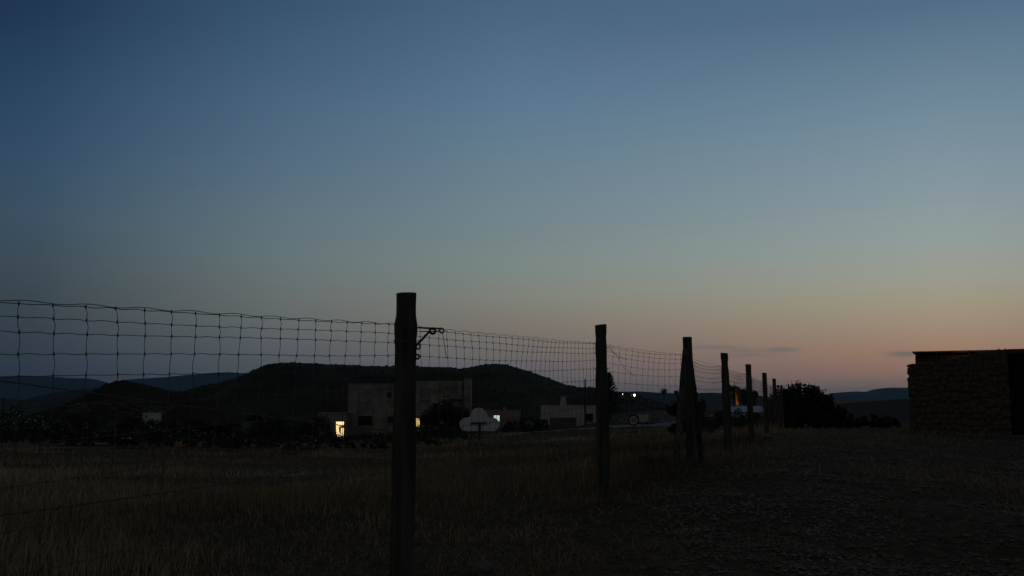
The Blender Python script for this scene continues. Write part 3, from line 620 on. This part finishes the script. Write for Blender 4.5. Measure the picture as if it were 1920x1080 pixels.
# ------------------------------------------------------------------ trees and shrubs
def leafquads(c, Lm, Wm, bias=None):
    n = len(c); a = rng.normal(size=(n,3)); 
    if bias is not None: a = a+bias
    a /= np.linalg.norm(a, axis=1)[:,None]; b = np.cross(a, rng.normal(size=(n,3))); b /= np.linalg.norm(b, axis=1)[:,None]
    l = Lm*(.6+.8*rng.random((n,1)))*.5; w_ = Wm*(.6+.8*rng.random((n,1)))*.5
    V = np.stack([c-a*l, c+b*w_, c+a*l, c-b*w_], 1).reshape(-1,3); Fq = np.arange(4*n).reshape(n,4); return V, Fq
def shrub(px0, px1, ytop, d, label, n=2600, leaf=(.16,.05), m_=None, flowers=0, name='shrub', cat='shrub', group=None, clumps=26, cr=(.15,.30), shoots=0, trunk=0, thick=.6, up=None):
    p = on_ground((px0+px1)/2, d); wd = (px1-px0)*d/F/2; h = at((px0+px1)/2, ytop, d)[2]-p[2]
    e = empty(name, p, label, cat, group); cc = []
    for i in range(clumps):
        a_ = random.uniform(0, 6.283); t = random.random(); rr = math.sqrt(random.random())*.86
        zz = trunk+(h-trunk)*(.06+.86*t*math.sqrt(max(0, 1-rr*rr*.88))); cc.append((rr*wd*math.cos(a_), rr*wd*thick*math.sin(a_), zz, random.uniform(*cr)*min(wd, h)))
    P = []
    per = n//clumps
    for x, y, z, r in cc:
        v = rng.normal(size=(per,3)); v /= np.linalg.norm(v,axis=1)[:,None]; v *= (rng.random((per,1))**.45)*r*1.25; v[:,2] *= .85; P.append(v+np.array([x,y,z]))
    tips = []
    for i in range(shoots):
        a_ = random.uniform(0, 6.283); rr = math.sqrt(random.random())*.9; x, y = rr*wd*math.cos(a_), rr*wd*thick*math.sin(a_)
        z = trunk+(h-trunk)*.8*math.sqrt(max(0,1-rr*rr*.8)); hh = random.uniform(.25,.85)*min(1, h*.45); q_ = np.linspace(0,1,14)[:,None]
        tipx = x+random.uniform(-.15,.15); P.append(np.hstack([x+(tipx-x)*q_, y+0*q_, z-.1+q_*hh])+rng.normal(size=(14,3))*.042); tips.append((x,y,z,tipx,hh))
    P = np.vstack(P); P = P[P[:,2] > .02]
    V, Fq = leafquads(P, *leaf, bias=up); fo = mesh_np('foliage', V, Fq, m_ or m_leafd, e)
    for i in range(4):
        x, y, z, r = random.choice(cc); MB().tube([(x*.05,y*.05,-.2),(x*.4,y*.4,z*.45),(x,y,z)], [.05+.012*h,.03+.006*h,.012], 6).build('stem', m_bark, e)
    for x, y, z, tx, hh in tips[:30]:
        pass
    if tips:
        s = MB()
        for x, y, z, tx, hh in tips: s.tube([(x,y,z-.5),(tx,y,z+hh*.95)], [.012,.005], 4)
        tag(s.build('twigs', m_bark, e), kind='stuff')
    if flowers:
        Q = P[rng.integers(0, len(P), flowers)]; Q = Q[Q[:,2] > h*.35]; ctr = np.array([0,0,h*.4]); Q = Q+(Q-ctr)*.06
        V, Fq, _ = scatter(Q, .025+.038*rng.random(len(Q)), ico_v, ico_f, .8, .3); tag(mesh_np('flowers', V, Fq, m_flower, e), kind='stuff')
    return e
G_OL = 'white-flowered oleanders along the field edge'
shrub(-30,84,757,55,'large rounded oleander full of white flowers beside the metal stake',5200,(.16,.045),m_leafo,420,'oleander','shrub',None,34)
shrub(78,122,782,57,'small white-flowered oleander next to the large rounded one',1800,(.16,.045),m_leafo,110,'oleander')
shrub(90,190,772,120,'broad dark shrub at the left foot of the small pointed hill',2600,(.3,.12))
for i, (a_, b2, y, d, fl, lab) in enumerate([(120,185,796,60,70,'low oleander with scattered white flowers right of the large rounded oleander'),
    (185,245,797,62,60,'low white-flowered oleander below the tiny pale hut'),(245,325,798,62,110,'wide low oleander with many white flowers below the tiny pale hut'),
    (320,390,803,64,80,'low oleander with white flowers beside the thin stake near the track'),(385,445,806,66,60,'low oleander with sparse white flowers left of the dark shrub mass'),
    (545,590,813,74,95,'round oleander with white blooms in front of the dark shrubs by the annex')]):
    shrub(a_,b2,y,d,lab,1700,(.17,.05),m_leafo,fl,'oleander','shrub',clumps=18)
shrub(335,402,785,104,'dark shrub filling the gap right of the tiny pale hut shrubs',2000,(.3,.12)); shrub(395,462,787,100,'dark shrub just left of the big shrub by the lit annex',2000,(.3,.12))
P = []
for _ in range(420):
    px = random.uniform(-40, 890); d = random.uniform(62, 110)
    if 590 < px < 660 and d > 98: continue
    p = on_ground(px, d); r0 = random.uniform(.25,.75); P.append(p+rng.normal(size=(46,3))*np.array([r0,r0*.7,r0*.42])+np.array([0,0,r0*.3]))
V, Fq = leafquads(np.vstack(P), .24, .10); tag(mesh_np('low_scrub', V, Fq, m_leafd), 'low dark scrub covering the hollow between the field and the houses', 'scrub', kind='stuff')
shrub(190,300,780,110,'dark shrub in front of the tiny pale hut',2400,(.3,.12)); shrub(285,340,783,112,'dark shrub just right of the tiny pale hut',1500,(.3,.12))
shrub(452,560,778,92,'big dark shrub left of the lit annex',3600,(.24,.10),clumps=30)
shrub(530,628,777,96,'dense dark shrub against the lit annex wall',3600,(.24,.10),clumps=30)
shrub(640,700,818,96,'low dark bush under the two-storey house',1600,(.24,.1)); shrub(690,745,815,97,'low dark hedge bush at the base of the two-storey house',1600,(.24,.1))
shrub(770,822,806,98,'low dark bush below the yellow lit window',1600,(.24,.1)); shrub(815,862,808,92,'low dark bush left of the cloud-shaped board',1500,(.24,.1))
shrub(790,886,749,107,'round dark tree before the right part of the two-storey house',8000,(.26,.12),name='round_tree',cat='tree',clumps=60,trunk=.2)
shrub(972,1003,778,120,'dark bush between the low house and the whitewashed house',1300,(.26,.1)); shrub(998,1032,782,118,'dark bush at the corner of the small whitewashed house',1300,(.26,.1))
shrub(940,985,790,112,'low dark bush behind the right end of the cloud-shaped board',1200,(.26,.1))
for px, wd_, yt, d_, lab in [(150,70,826,43,'low dark bush at the field edge by the end of the pale track'),(238,60,814,43,'low dark bush at the field edge left below the tiny pale hut'),(300,80,826,42,'wide low dark bush at the field edge right below the tiny pale hut'),
    (372,66,820,46,'low dark bush at the field edge just right of the thin stake'),(440,84,814,44,'wide low dark bush at the field edge below the gap between the hills'),(508,60,822,47,'low dark bush at the field edge under the big shrub left of the annex'),
    (566,80,822,43,'wide low dark bush at the field edge under the round blooming oleander'),(640,66,824,50,'low flowerless bush at the field edge below the lit doorway'),(702,60,826,48,'low flowerless bush at the field edge beside the thickest fence post'),(815,60,824,52,'low flowerless bush at the field edge left of the cloud-shaped board')]:
    shrub(px-wd_/2, px+wd_/2, yt, d_, lab, 1300, (.13,.04), m_leafo if px < 600 else m_leafd, 14 if px < 600 else 0, 'field_bush', 'shrub', 'bushes along the far edge of the dry field', clumps=14)
m_dry = mat('dry_brush', (.08,.06,.035), (.2,.15,.09), 3, .9, contrast=.25, spec=.05)
shrub(1192,1264,850,12.0,'low tangled dry bush in the grass just left of the braced post',1500,(.09,.012),m_dry,0,'dry_bush',clumps=16)
for a_, b2, y_, d_, lab in [(60,150,842,34,'dry brown bush in the field below the small white-flowered oleander'),(215,300,838,38,'dry brown bush in the field before the wide low oleander'),(330,400,836,42,'dry bush at the far field edge below the thin stake'),
    (455,520,838,46,'dry bush at the far field edge before the big dark shrub'),(655,735,829,62,'dry brush below the base of the two-storey house'),(500,600,850,36,'low brown bush in the field in front of the round oleander'),
    (700,745,826,64,'dry brush at the far field edge beside the thickest post'),(800,870,826,58,'dry brush left of the rocks under the cloud-shaped board')]:
    shrub(a_, b2, y_, d_, lab, 1500, (.14,.03), m_dry, 0, 'dry_bush', clumps=16)
shrub(1253,1338,733,46,'dark leafy tree behind the braced fence post',5200,(.15,.07),name='leafy_tree',cat='tree',clumps=30,shoots=10)
shrub(1325,1400,766,52,'dark hedge bush just right of the braced fence post',2600,(.15,.07)); shrub(1385,1450,772,54,'low dark hedge bush in front of the pale shed roof',2400,(.15,.07))
shrub(1434,1572,722,41,'large dark fig-like tree with upright leafy shoots beyond the fence end',9000,(.16,.085),name='fig_tree',cat='tree',clumps=130,cr=(.08,.17),shoots=90,up=np.array([0,0,.9]))
shrub(1548,1606,764,42,'smaller fig-like bush growing against the right side of the large one',2400,(.16,.09),name='fig_bush',clumps=18,shoots=16,up=np.array([0,0,.9]))
shrub(1596,1692,779,44,'low spreading dark bush left of the stone building',2600,(.14,.06)); shrub(1545,1605,786,45,'low dark bush at the foot of the large fig-like tree',1700,(.14,.06))
eLT = shrub(1366,1392,719,138,'slim dark tree with trunk lit orange from below',3000,(.34,.16),name='lit_tree',cat='tree',clumps=20,trunk=2.2,cr=(.3,.55))
shrub(1388,1418,727,138,'dark tree beside the orange-lit trunk',3000,(.34,.16),name='dark_tree',cat='tree',clumps=20,trunk=1.0,cr=(.3,.55))
p = on_ground(1382, 136.6); tk = eLT; TO = Vector([float(v) for v in p])-eLT.location
h = at(1382,737,136.6)[2]-p[2]; MB().tube([(0.12,0,-.4),(.06,0,h*.5),(-.06,0,h)], [.30,.2,.09], 9).build('trunk', m_bark, tk, loc=TO); MB().tube([(-.05,0,h-.05),(-.25,0,h+.8),(-.2,0,h+1.5)], [.09,.06,.03], 6).build('limb', m_bark, tk, loc=TO)
ls = empty('ground_spotlight', (p[0]+.35, p[1]-1.7, gz(p[0]+.35, p[1]-1.7)), 'small orange spotlight at the foot of the glowing trunk', 'lamp')
MB().box(-.09,.09,-.09,.09,-.1,.06).build('base', m_iron, ls); blob(ls,'lens',(0,0,.1),.08,.08,.05,m_lampr)
sl = bpy.data.lights.new('trunk_light','SPOT'); sl.energy = 520; sl.color = (1,.33,.03); sl.spot_size = math.radians(34); sl.shadow_soft_size = .1
so = bpy.data.objects.new('trunk_light', sl); link(so, ls); so.location = (0,0,.3); dv = Vector((-.35,1.7,h*.52)); so.rotation_euler = dv.to_track_quat('-Z','Y').to_euler()
# trees on the far ridge
for px, y, dd, lab in [(1245,729.5,1250,'rounded lone tree standing on the far blue ridge'),(1268,733,1250,'small tree on the far ridge next to the lone rounded tree'),(1280,731.5,1250,'flat-topped tree on the far ridge behind the braced post')]:
    p = at(px, 741, dd); e = empty('ridge_tree', p, lab, 'tree'); h = at(px,y,dd)[2]-p[2]; P = rng.normal(size=(500,3))*np.array([h*.22,h*.22,h*.2])+np.array([0,0,h*.62])
    V, Fq = leafquads(P, 1.4, .9); mesh_np('crown', V, Fq, m_leafd, e); MB().tube([(0,0,-8),(0,0,h*.7)], [.4,.15], 6).build('trunk', m_bark, e)
# conifer
p = on_ground(1143, 118); e = empty('conifer', p, 'spiky dark conifer just right of the second fence post', 'tree'); H = at(1143,698,118)[2]-p[2]
MB().tube([(0,0,-.4),(0,0,H*.6),(0,0,H)], [.16,.09,.015], 7).build('trunk', m_bark, e)
PP = []; BB = []
br = MB()
for i in range(95):
    t = (i/95)**.85; z = .5+(H-.6)*t; ln = (1-t)**.8*1.55*random.uniform(.7,1.15)+.12; a_ = i*2.4
    tip = np.array([ln*math.cos(a_), ln*math.sin(a_), z+ln*.55]); base_ = np.array([0,0,z])
    u = rng.random((46,1))**.7; q_ = base_+(tip-base_)*u; q_ = q_+rng.normal(size=q_.shape)*.05*(1.4-u); PP.append(q_); BB.append(np.repeat(((tip-base_)/np.linalg.norm(tip-base_))[None]*1.4, 46, 0))
    br.tube([base_, tip], [.025,.008], 4)
V, Fq = leafquads(np.vstack(PP), .26, .07, bias=np.vstack(BB)); mesh_np('foliage', V, Fq, m_needle, e); tag(br.build('branches', m_bark, e), kind='stuff')
# ------------------------------------------------------------------ the fence
fence = empty('wire_fence', P_base[1], 'weathered wooden post and wire mesh fence crossing the dry field', 'fence')
FO = np.array(P_base[1], float)
def post(base, top, r, name='post', seed=0, bury=.3, prof=None):
    n, S = 48, 20; V = []; b0 = np.array(base)-(np.array(top)-np.array(base))/np.linalg.norm(np.array(top)-np.array(base))*bury
    rs = random.Random(seed)
    ph = [rs.uniform(0,6.28) for _ in range(6)]
    tilt = rs.uniform(-.12,.12)
    for i in range(n):
        t = i/(n-1); c_ = b0+(np.array(top)-b0)*t
        rr = r*(1.05-.06*t)*(1+.035*math.sin(t*9+ph[0])+.02*math.sin(t*23+ph[1])+.015*math.sin(t*47+ph[5]))
        if prof: rr *= np.interp(t, [a for a, _ in prof], [b for _, b in prof])
        for k in range(S):
            a_ = 2*math.pi*k/S; q_ = rr*(1+.05*math.sin(2*a_+ph[2]+t*2)+.025*math.sin(5*a_+ph[3]+t*5)+.015*rs.uniform(-1,1))
            V.append((c_[0]+q_*math.cos(a_), c_[1]+q_*math.sin(a_), c_[2]+(tilt*q_*math.cos(a_) if i == n-1 else 0)))
    Fq = [(i*S+k, i*S+(k+1) % S, (i+1)*S+(k+1) % S, (i+1)*S+k) for i in range(n-1) for k in range(S)]
    b = MB(); b.add(np.array(V)-FO, Fq); b.add(np.array(V[-S:])-FO, [tuple(range(S))])
    o = b.build(name, m_wood, fence, smooth=False)
    for pg in o.data.polygons: pg.use_smooth = len(pg.vertices) == 4
    return o
RADS = [.055,.0575,.056,.050,.057,.053,.056,.056,.05,.05]
profs = {1: [(0,1.10),(.55,1.03),(.80,.98),(.865,1.0),(.895,1.13),(.912,1.13),(.935,1.01),(1,.99)], 2: [(0,1.05),(.62,1.06),(.72,1.14),(.80,1.0),(.91,1.0),(.93,.9),(.95,1.02),(1,1.04)], 4: [(0,1.1),(.85,1),(.92,.88),(.95,1),(1,.98)]}
posts = []
for k in range(10): posts.append(post(P_base[k], P_top[k], RADS[k], seed=40+k, prof=profs.get(k)))
for k, (px, py, d, tx, ty) in enumerate([(1265,889,10.85,1286,655),(1317,859,12.5,1291.5,660)]):
    bp_ = at(px, py, d); bp_[2] = gz(bp_[0], bp_[1]); tp_ = at(tx, ty, 11.405 if k == 0 else 11.6)
    tag(post(bp_, tp_, .038 if k == 0 else .036, 'brace_post', 70+k), 'slanting brace leaning on the braced post')
# wire attachment heights at each post
WZ = [1.252, .435+1, 1.60, 1.575, 1.595, 1.60, 1.57, 1.56, 1.60, 1.62]
NRM = []
for k in range(10):
    a_ = P_base[max(k-1,0)]; b_ = P_base[min(k+1,9)]; t = (b_-a_)[:2]; t /= np.linalg.norm(t); NRM.append(np.array([-t[1], t[0]]))
CUM = [0,.046,.092,.165,.247,.35,.46,.59,.73,.88,1.03,1.18,1.33]
anchors = []
for k in range(10):
    tt = np.clip((WZ[k]-P_base[k][2])/(P_top[k][2]-P_base[k][2]), 0, 1); c_ = P_base[k]+(P_top[k]-P_base[k])*tt
    anchors.append(np.array([c_[0]+NRM[k][0]*RADS[k]*1.12, c_[1]+NRM[k][1]*RADS[k]*1.12, WZ[k]]))
SP = .134
def wp(k, t, row, jit=True):
    a_, b_ = anchors[k], anchors[k+1]; p = a_+(b_-a_)*t; Ls = np.linalg.norm(b_-a_)
    sag = [.004,.020,.03,.055,.04,.03,.03,.03,.03][k]*4*t*(1-t)*(1 if row < 4 else .6)
    z = p[2]-sag-CUM[row]*(1+.015*math.sin(k*2+row)); z += .0025*math.sin(t*Ls*3.1+row*1.7+k)
    off = .02*math.sin(t*Ls*1.3+k*2+row*.35)*math.sin(math.pi*t)
    return np.array([p[0]+NRM[k][0]*off, p[1]+NRM[k][1]*off, z])-FO
WR = .0013
n_st = 0; far_st = MB()
for k in range(9):
    Ls = np.linalg.norm(anchors[k+1]-anchors[k]); nst = int(Ls/SP); near = k <= 3
    for row in range(len(CUM)):
        pts = []
        m_n = nst*(4 if near else 2)
        for i in range(m_n+1):
            t = i/m_n; q_ = wp(k, t, row)
            if near: q_ = q_+np.array([0,0,0.0016*math.sin(t*nst*2*math.pi+row)+.0010*math.sin(t*nst*7.3+row*2)])
            pts.append(q_)
        MB().tube(pts, (WR*1.15 if row in (0,) else WR), 4, False).build('line_wire', m_wire, fence)
    # straight tension wire twisted along the top
    pts = []
    for i in range(nst*3+1):
        t = i/(nst*3); q_ = wp(k, t, 0); a_ = anchors[k]+(anchors[k+1]-anchors[k])*t-FO
        pts.append((q_*.35+a_*.65)+np.array([0,0,.006+.004*math.sin(i*1.1+k)]))
    MB().tube(pts, WR*1.1, 4, False).build('tension_wire', m_wire, fence)
    for i in range(nst):
        t = (i+.5)/nst; b = MB(); pts = []
        rs = random.Random(k*100+i); tj = [t+rs.uniform(-.04,.04)/nst for _ in CUM]
        slant = rs.uniform(-.12,.12)/nst
        for row in range(len(CUM)):
            tr = tj[row]*.5+t*.5+slant*row*.15; q_ = wp(k, tr, row)
            if row:
                mid = (pts[-1]+q_)/2; dv_ = rs.uniform(-.004,.004); pts.append(mid+np.array([dv_,dv_*.8,0]))
            pts.append(q_)
            kn = (.0029 if k < 3 else .003)
            if k < 6: b.tube([q_-np.array([0,0,.007]), q_+np.array([0,0,.007])], kn, 5)
        b.tube(pts, WR*.92, 4, False)
        if n_st < 235 and k < 7: b.build('stay_wire', m_wire, fence); n_st += 1
        else: far_st.add(b.v, b.f)
tag(far_st.build('far_stay_wires', m_wire, fence), kind='stuff')
# barbed strand low down, diagonal wire, loose ends
for k in range(3):
    z0, z1 = [.66,.745,.80,.82][k:k+2]; a_ = anchors[k].copy(); b_ = anchors[k+1].copy(); a_[2] = z0; b_[2] = z1; Ls = np.linalg.norm(b_-a_); b = MB()
    pts = [a_+(b_-a_)*t-np.array([0,0,.05*4*t*(1-t)])-FO for t in np.linspace(0,1,40)]; b.tube(pts, .0028, 5, False)
    for i in range(int(Ls/.13)):
        t = (i+.5)/int(Ls/.13); c_ = a_+(b_-a_)*t-np.array([0,0,.05*4*t*(1-t)])-FO; u = rng.normal(size=3); u /= np.linalg.norm(u); b.tube([c_-u*.014,c_+u*.014], .0016, 4); u = rng.normal(size=3); u /= np.linalg.norm(u); b.tube([c_-u*.014,c_+u*.014], .0016, 4)
    b.build('barbed_wire', m_wire, fence)
a_ = anchors[0].copy(); b_ = anchors[1].copy(); a_[2] = 1.30; b_[2] = .86
MB().tube([a_+(b_-a_)*t-np.array([0,0,.02*4*t*(1-t)])-FO for t in np.linspace(0,1,24)], .0024, 5, False).build('diagonal_wire', m_wire, fence)
MB().tube([at(1139,653,9.7)-FO, at(1147,657,9.72)-FO, at(1160,672,9.8)-FO, at(1170,690,9.85)-FO, at(1190,706,9.95)-FO], .0018, 4).build('loose_wire', m_wire, fence)
MB().tube([at(1142,648,9.7)-FO, at(1150,661,9.72)-FO, at(1168,672,9.8)-FO, at(1176,674,9.85)-FO], .0018, 4).build('loose_wire', m_wire, fence)
# staples on the nearest posts
for k in (1,2,3):
    for row in (0,2,4):
        q_ = np.array([anchors[k][0],anchors[k][1],WZ[k]-CUM[row]]); l_ = q_-FO; nn = np.array([*NRM[k],0])
        MB().tube([l_-nn*.02+np.array([0,0,.012]), l_+nn*.008+np.array([0,0,.010]), l_+nn*.008-np.array([0,0,.010]), l_-nn*.02-np.array([0,0,.012])], .002, 4).build('staple', m_iron, posts[k]).location = (0,0,0)
for k, row in ((1,2),(1,4),(2,1),(2,4),(3,0),(3,3)):
    zt_ = WZ[k]-CUM[row]; tt = (zt_-P_base[k][2])/(P_top[k][2]-P_base[k][2]); c_ = P_base[k]+(P_top[k]-P_base[k])*tt-FO; rr = RADS[k]*1.17
    pts = [c_+np.array([rr*math.cos(a_), rr*math.sin(a_), .006*math.sin(2*a_+k)]) for a_ in np.linspace(0, 6.283, 21)]+[c_+np.array([rr+.02,.01,.012])]
    MB().tube(pts, .0019, 4).build('wire_tie', m_wire, posts[k])
# scroll bracket on the nearest post
DB = 5.37
br = empty('scroll_bracket', at(781,616,DB), 'small black scrolled iron bracket fixed to the thickest fence post', 'bracket'); BO = np.array(br.location)
def bp(px, py, dd=0): return at(px, py, DB+dd)-BO
def curl(cx_, cy_, r0, r1, a0, a1, n=18): return [bp(cx_+(r0+(r1-r0)*i/n)*math.cos(math.radians(a0+(a1-a0)*i/n)), cy_-(r0+(r1-r0)*i/n)*math.sin(math.radians(a0+(a1-a0)*i/n))) for i in range(n+1)]
MB().tube([bp(778,614.2), bp(800,614.8), bp(822,615.8), bp(827.5,615.6)]+curl(828,620.3,4.8,3.4,80,-230), [.0042]*23, 6).build('arm', m_iron, br)
MB().tube([bp(786,621.8),bp(800,621.6),bp(822,622)], .003, 5).build('lower_bar', m_iron, br)
MB().tube([bp(780,648),bp(792,636),bp(806,620.5)]+curl(811,621.5,6.2,3.6,150,-200), [.0062]*22, 6).build('brace', m_iron, br)
for px, py in ((794.5,632.5),(797,629.5)): blob(br,'collar',bp(px,py),.007,.007,.007,m_iron)
MB().tube([bp(779.5,646)]+curl(783.2,650.5,5.2,2.6,75,-250), [.0048]*20, 6).build('scroll', m_iron, br)
MB().tube(curl(782,669.5,5.4,2.6,140,-190), [.0052]*19, 6).build('scroll', m_iron, br)
MB().tube([bp(779.6,640,.0),bp(779,674,.0)], .005, 5).build('back_plate', m_iron, br)
hw = MB().tube([at(828.5,624,DB)-at(828.5,624,DB), at(830.5,630,DB)-at(828.5,624,DB), at(834,652,DB)-at(828.5,624,DB), at(837,673,DB)-at(828.5,624,DB)], .0019, 5).build('hanging_wire', m_wire, None, loc=at(828.5,624,DB))
tag(hw, 'short rusty wire hanging down from the scrolled iron bracket', 'wire')
# ------------------------------------------------------------------ stones lying about
def boulder(px, d, sx, sy, sz, label):
    p = on_ground(px, d); V, Fq = ico_v, ico_f; bm = bmesh.new(); bmesh.ops.create_icosphere(bm, subdivisions=3, radius=1)
    s_ = random.random()*50
    V = np.array([v.co[:] for v in bm.verts]); Fq = np.array([[v.index for v in f.verts] for f in bm.faces]); bm.free()
    nn = 1+.5*(fbm(V[:,0]*1.6+s_+V[:,2], V[:,1]*1.6+V[:,2]*1.3+s_, 3, 3)-.5)
    o = mesh_np('rock', V*nn[:,None]*np.array([sx,sy,sz]), Fq, m_rock, loc=(p[0],p[1],p[2]+sz*.45)); tag(o, label, 'rock')
boulder(903,49.4,.34,.25,.20,'pale rounded rock at the foot of the cloud-shaped board'); boulder(886,49.6,.26,.2,.18,'smaller pale rock left of the cloud board post')
boulder(1434,21,.16,.12,.07,'pale flat rock beside the fourth fence post'); boulder(1418,20.4,.10,.09,.05,'small pale rock left of the flat one by the fence')
boulder(905,6.2,.075,.07,.05,'fist-sized grey stone in the grass at the gravel edge')
# ------------------------------------------------------------------ grass, gravel, weeds
def blades(x, y, h, w_, col, lean_=.35):
    n = len(x); z = ground(x, y)-.02; a_ = rng.random(n)*6.283; dx, dy = np.cos(a_), np.sin(a_); lx = rng.normal(size=n)*lean_; ly = rng.normal(size=n)*lean_
    b0 = np.stack([x, y, z], 1); wv = np.stack([dx*w_, dy*w_, 0*w_], 1); ln = np.stack([lx*h, ly*h, 0*h], 1); up = np.stack([0*h, 0*h, h], 1)
    V = np.stack([b0-wv, b0+wv, b0+up*.55+ln*.3+wv*.75, b0+up*.55+ln*.3-wv*.75, b0+up+ln], 1).reshape(-1,3)
    i0 = (np.arange(n)*5)[:,None]; Fq = np.vstack([i0+[0,1,2], i0+[0,2,3], i0+[3,2,4]]); return V, Fq, np.repeat(col, 5, 0)
def field_points(n, a0, a1, d0, d1):
    d = d0*np.exp(rng.random(n)*math.log(d1/d0)); u = a0+rng.random(n)*(a1-a0); return u*d, d
straw = np.array([.55,.425,.25]); brown = np.array([.27,.185,.10]); green = np.array([.12,.115,.06])
x, y = field_points(260000, -.62, .48, 3.2, 105)
side = x-fence_x(y); pat = fbm(x*.45, y*.45, 4, 51); pat2 = fbm(x*.12, y*.12, 3, 57)
keep = (rng.random(len(x)) < np.exp(-np.clip(side+.1, 0, 9)/(.12+.9*np.clip(pat-.3, 0, 1)))) & (rng.random(len(x)) < np.clip((pat-.30)*4.5, .22, 1)) & ~((y > 70) & (x > 1))
keep &= ~((np.hypot(x-P_base[1][0], y-P_base[1][1]) < .03))
trk = (y > 40.8) & (y < 50) & (x < -16.5); keep &= ~trk
x, y, pat, pat2 = x[keep], y[keep], pat[keep], pat2[keep]
mixv = np.clip((pat2-.36)*2.4+(pat-.5)*1.2+rng.normal(size=len(x))*.3, 0, 1)[:,None]; col = brown*(1-mixv)+straw*mixv; gsel = rng.random(len(x)) < .12; col[gsel] = green
col = col*np.clip(.15+2.3*(fbm(x*.22+3, y*.30, 3, 91)-.22), .3, 1.35)[:,None]
side = x-fence_x(y); h = (.06+.30*rng.random(len(x))**1.9)*np.clip(.15+1.9*(pat-.28), .2, 1.2)*np.clip(.35+2.2*(fbm(x*.3+9, y*.3, 3, 97)-.25), .4, 1.5)*np.exp(-np.clip(side+.2, 0, 9)*.7); tall = rng.random(len(x)) < .05; h[tall] *= 1.5
h *= np.where(y < 8, .9, 1.0)
V, Fq, cc = blades(x, y, h, .0012+.00027*y, col, .28)
tag(mesh_np('dry_grass', V, Fq, m_grass, col=cc), 'tall dry straw-coloured grass filling the field behind the fence', 'grass', kind='stuff')
x, y = field_points(60000, -.2, .62, 4.0, 48); side = x-fence_x(y); pat = fbm(x*.6, y*.6, 4, 61)
keep = (side > -.3) & (rng.random(len(x)) < np.clip((pat-.48)*5, .03, 1)); x, y, pat = x[keep], y[keep], pat[keep]
mixv = rng.random((len(x),1)); col = brown*(1-mixv)*.7+straw*mixv*.5
V, Fq, cc = blades(x, y, .03+.13*rng.random(len(x))**2, .0012+.0003*y, col, .8)
tag(mesh_np('weeds', V, Fq, m_grass, col=cc), 'sparse dry weeds and straw scattered over the gravel', 'weeds', kind='stuff')
x, y = field_points(130000, -.25, .66, 3.6, 40); keep = (gravel_mask(x, y) > .02+.35*rng.random(len(x))) & (rng.random(len(x)) < np.clip((fbm(x*.9,y*.9,3,71)-.25)*2.5, .15, 1)); x, y = x[keep], y[keep]
sz = (.005+.014*rng.random(len(x))**2.5)*(1+.03*y); P = np.stack([x, y, ground(x, y)+sz*.25], 1)
g_ = (.6+.8*rng.random((len(x),1))); col = np.where(rng.random((len(x),1)) < .3, np.array([[.13,.10,.066]]), np.array([[.125,.112,.092]]))*g_
V, Fq, cc = scatter(P, sz, oct_v, oct_f, .6, .45, col)
tag(mesh_np('gravel', V, Fq, m_pebble, col=cc), 'loose grey gravel stones strewn over the bare ground', 'gravel', kind='stuff')
x, y = field_points(90000, -.62, .5, 3.4, 46); side = x-fence_x(y); pat = fbm(x*1.1, y*1.1, 3, 81)
keep = (side < 1.2) & (rng.random(len(x)) < np.clip((pat-.2)*2, .2, 1)) & ~((y > 40.8) & (y < 50) & (x < -16.5)); x, y = x[keep], y[keep]
mixv = rng.random((len(x),1)); col = brown*(1-mixv)+straw*.8*mixv
V, Fq, cc = blades(x, y, .02+.06*rng.random(len(x))**2, .0009+.00032*y, col*.75, 1.1)
tag(mesh_np('grass_litter', V, Fq, m_grass, col=cc), 'short flattened straw litter between the dry grass clumps', 'straw', kind='stuff')
# ------------------------------------------------------------------ air
HZ = MB().box(-17500,17500,-17500,17500,-60,275).build('haze', m_wire); HZ.data.materials.clear()
hm = bpy.data.materials.new('dusk_haze'); hm.use_nodes = True; t = hm.node_tree; t.nodes.clear()
pv = t.nodes.new('ShaderNodeVolumePrincipled'); pv.inputs['Color'].default_value = (.36,.68,1.0,1); pv.inputs['Density'].default_value = 3.6e-5; pv.inputs['Anisotropy'].default_value = 0
oo = t.nodes.new('ShaderNodeOutputMaterial'); t.links.new(pv.outputs[0], oo.inputs['Volume']); HZ.data.materials.append(hm); HZ['kind'] = 'stuff'
tag(HZ, 'thin blue evening haze over the whole valley', 'haze')
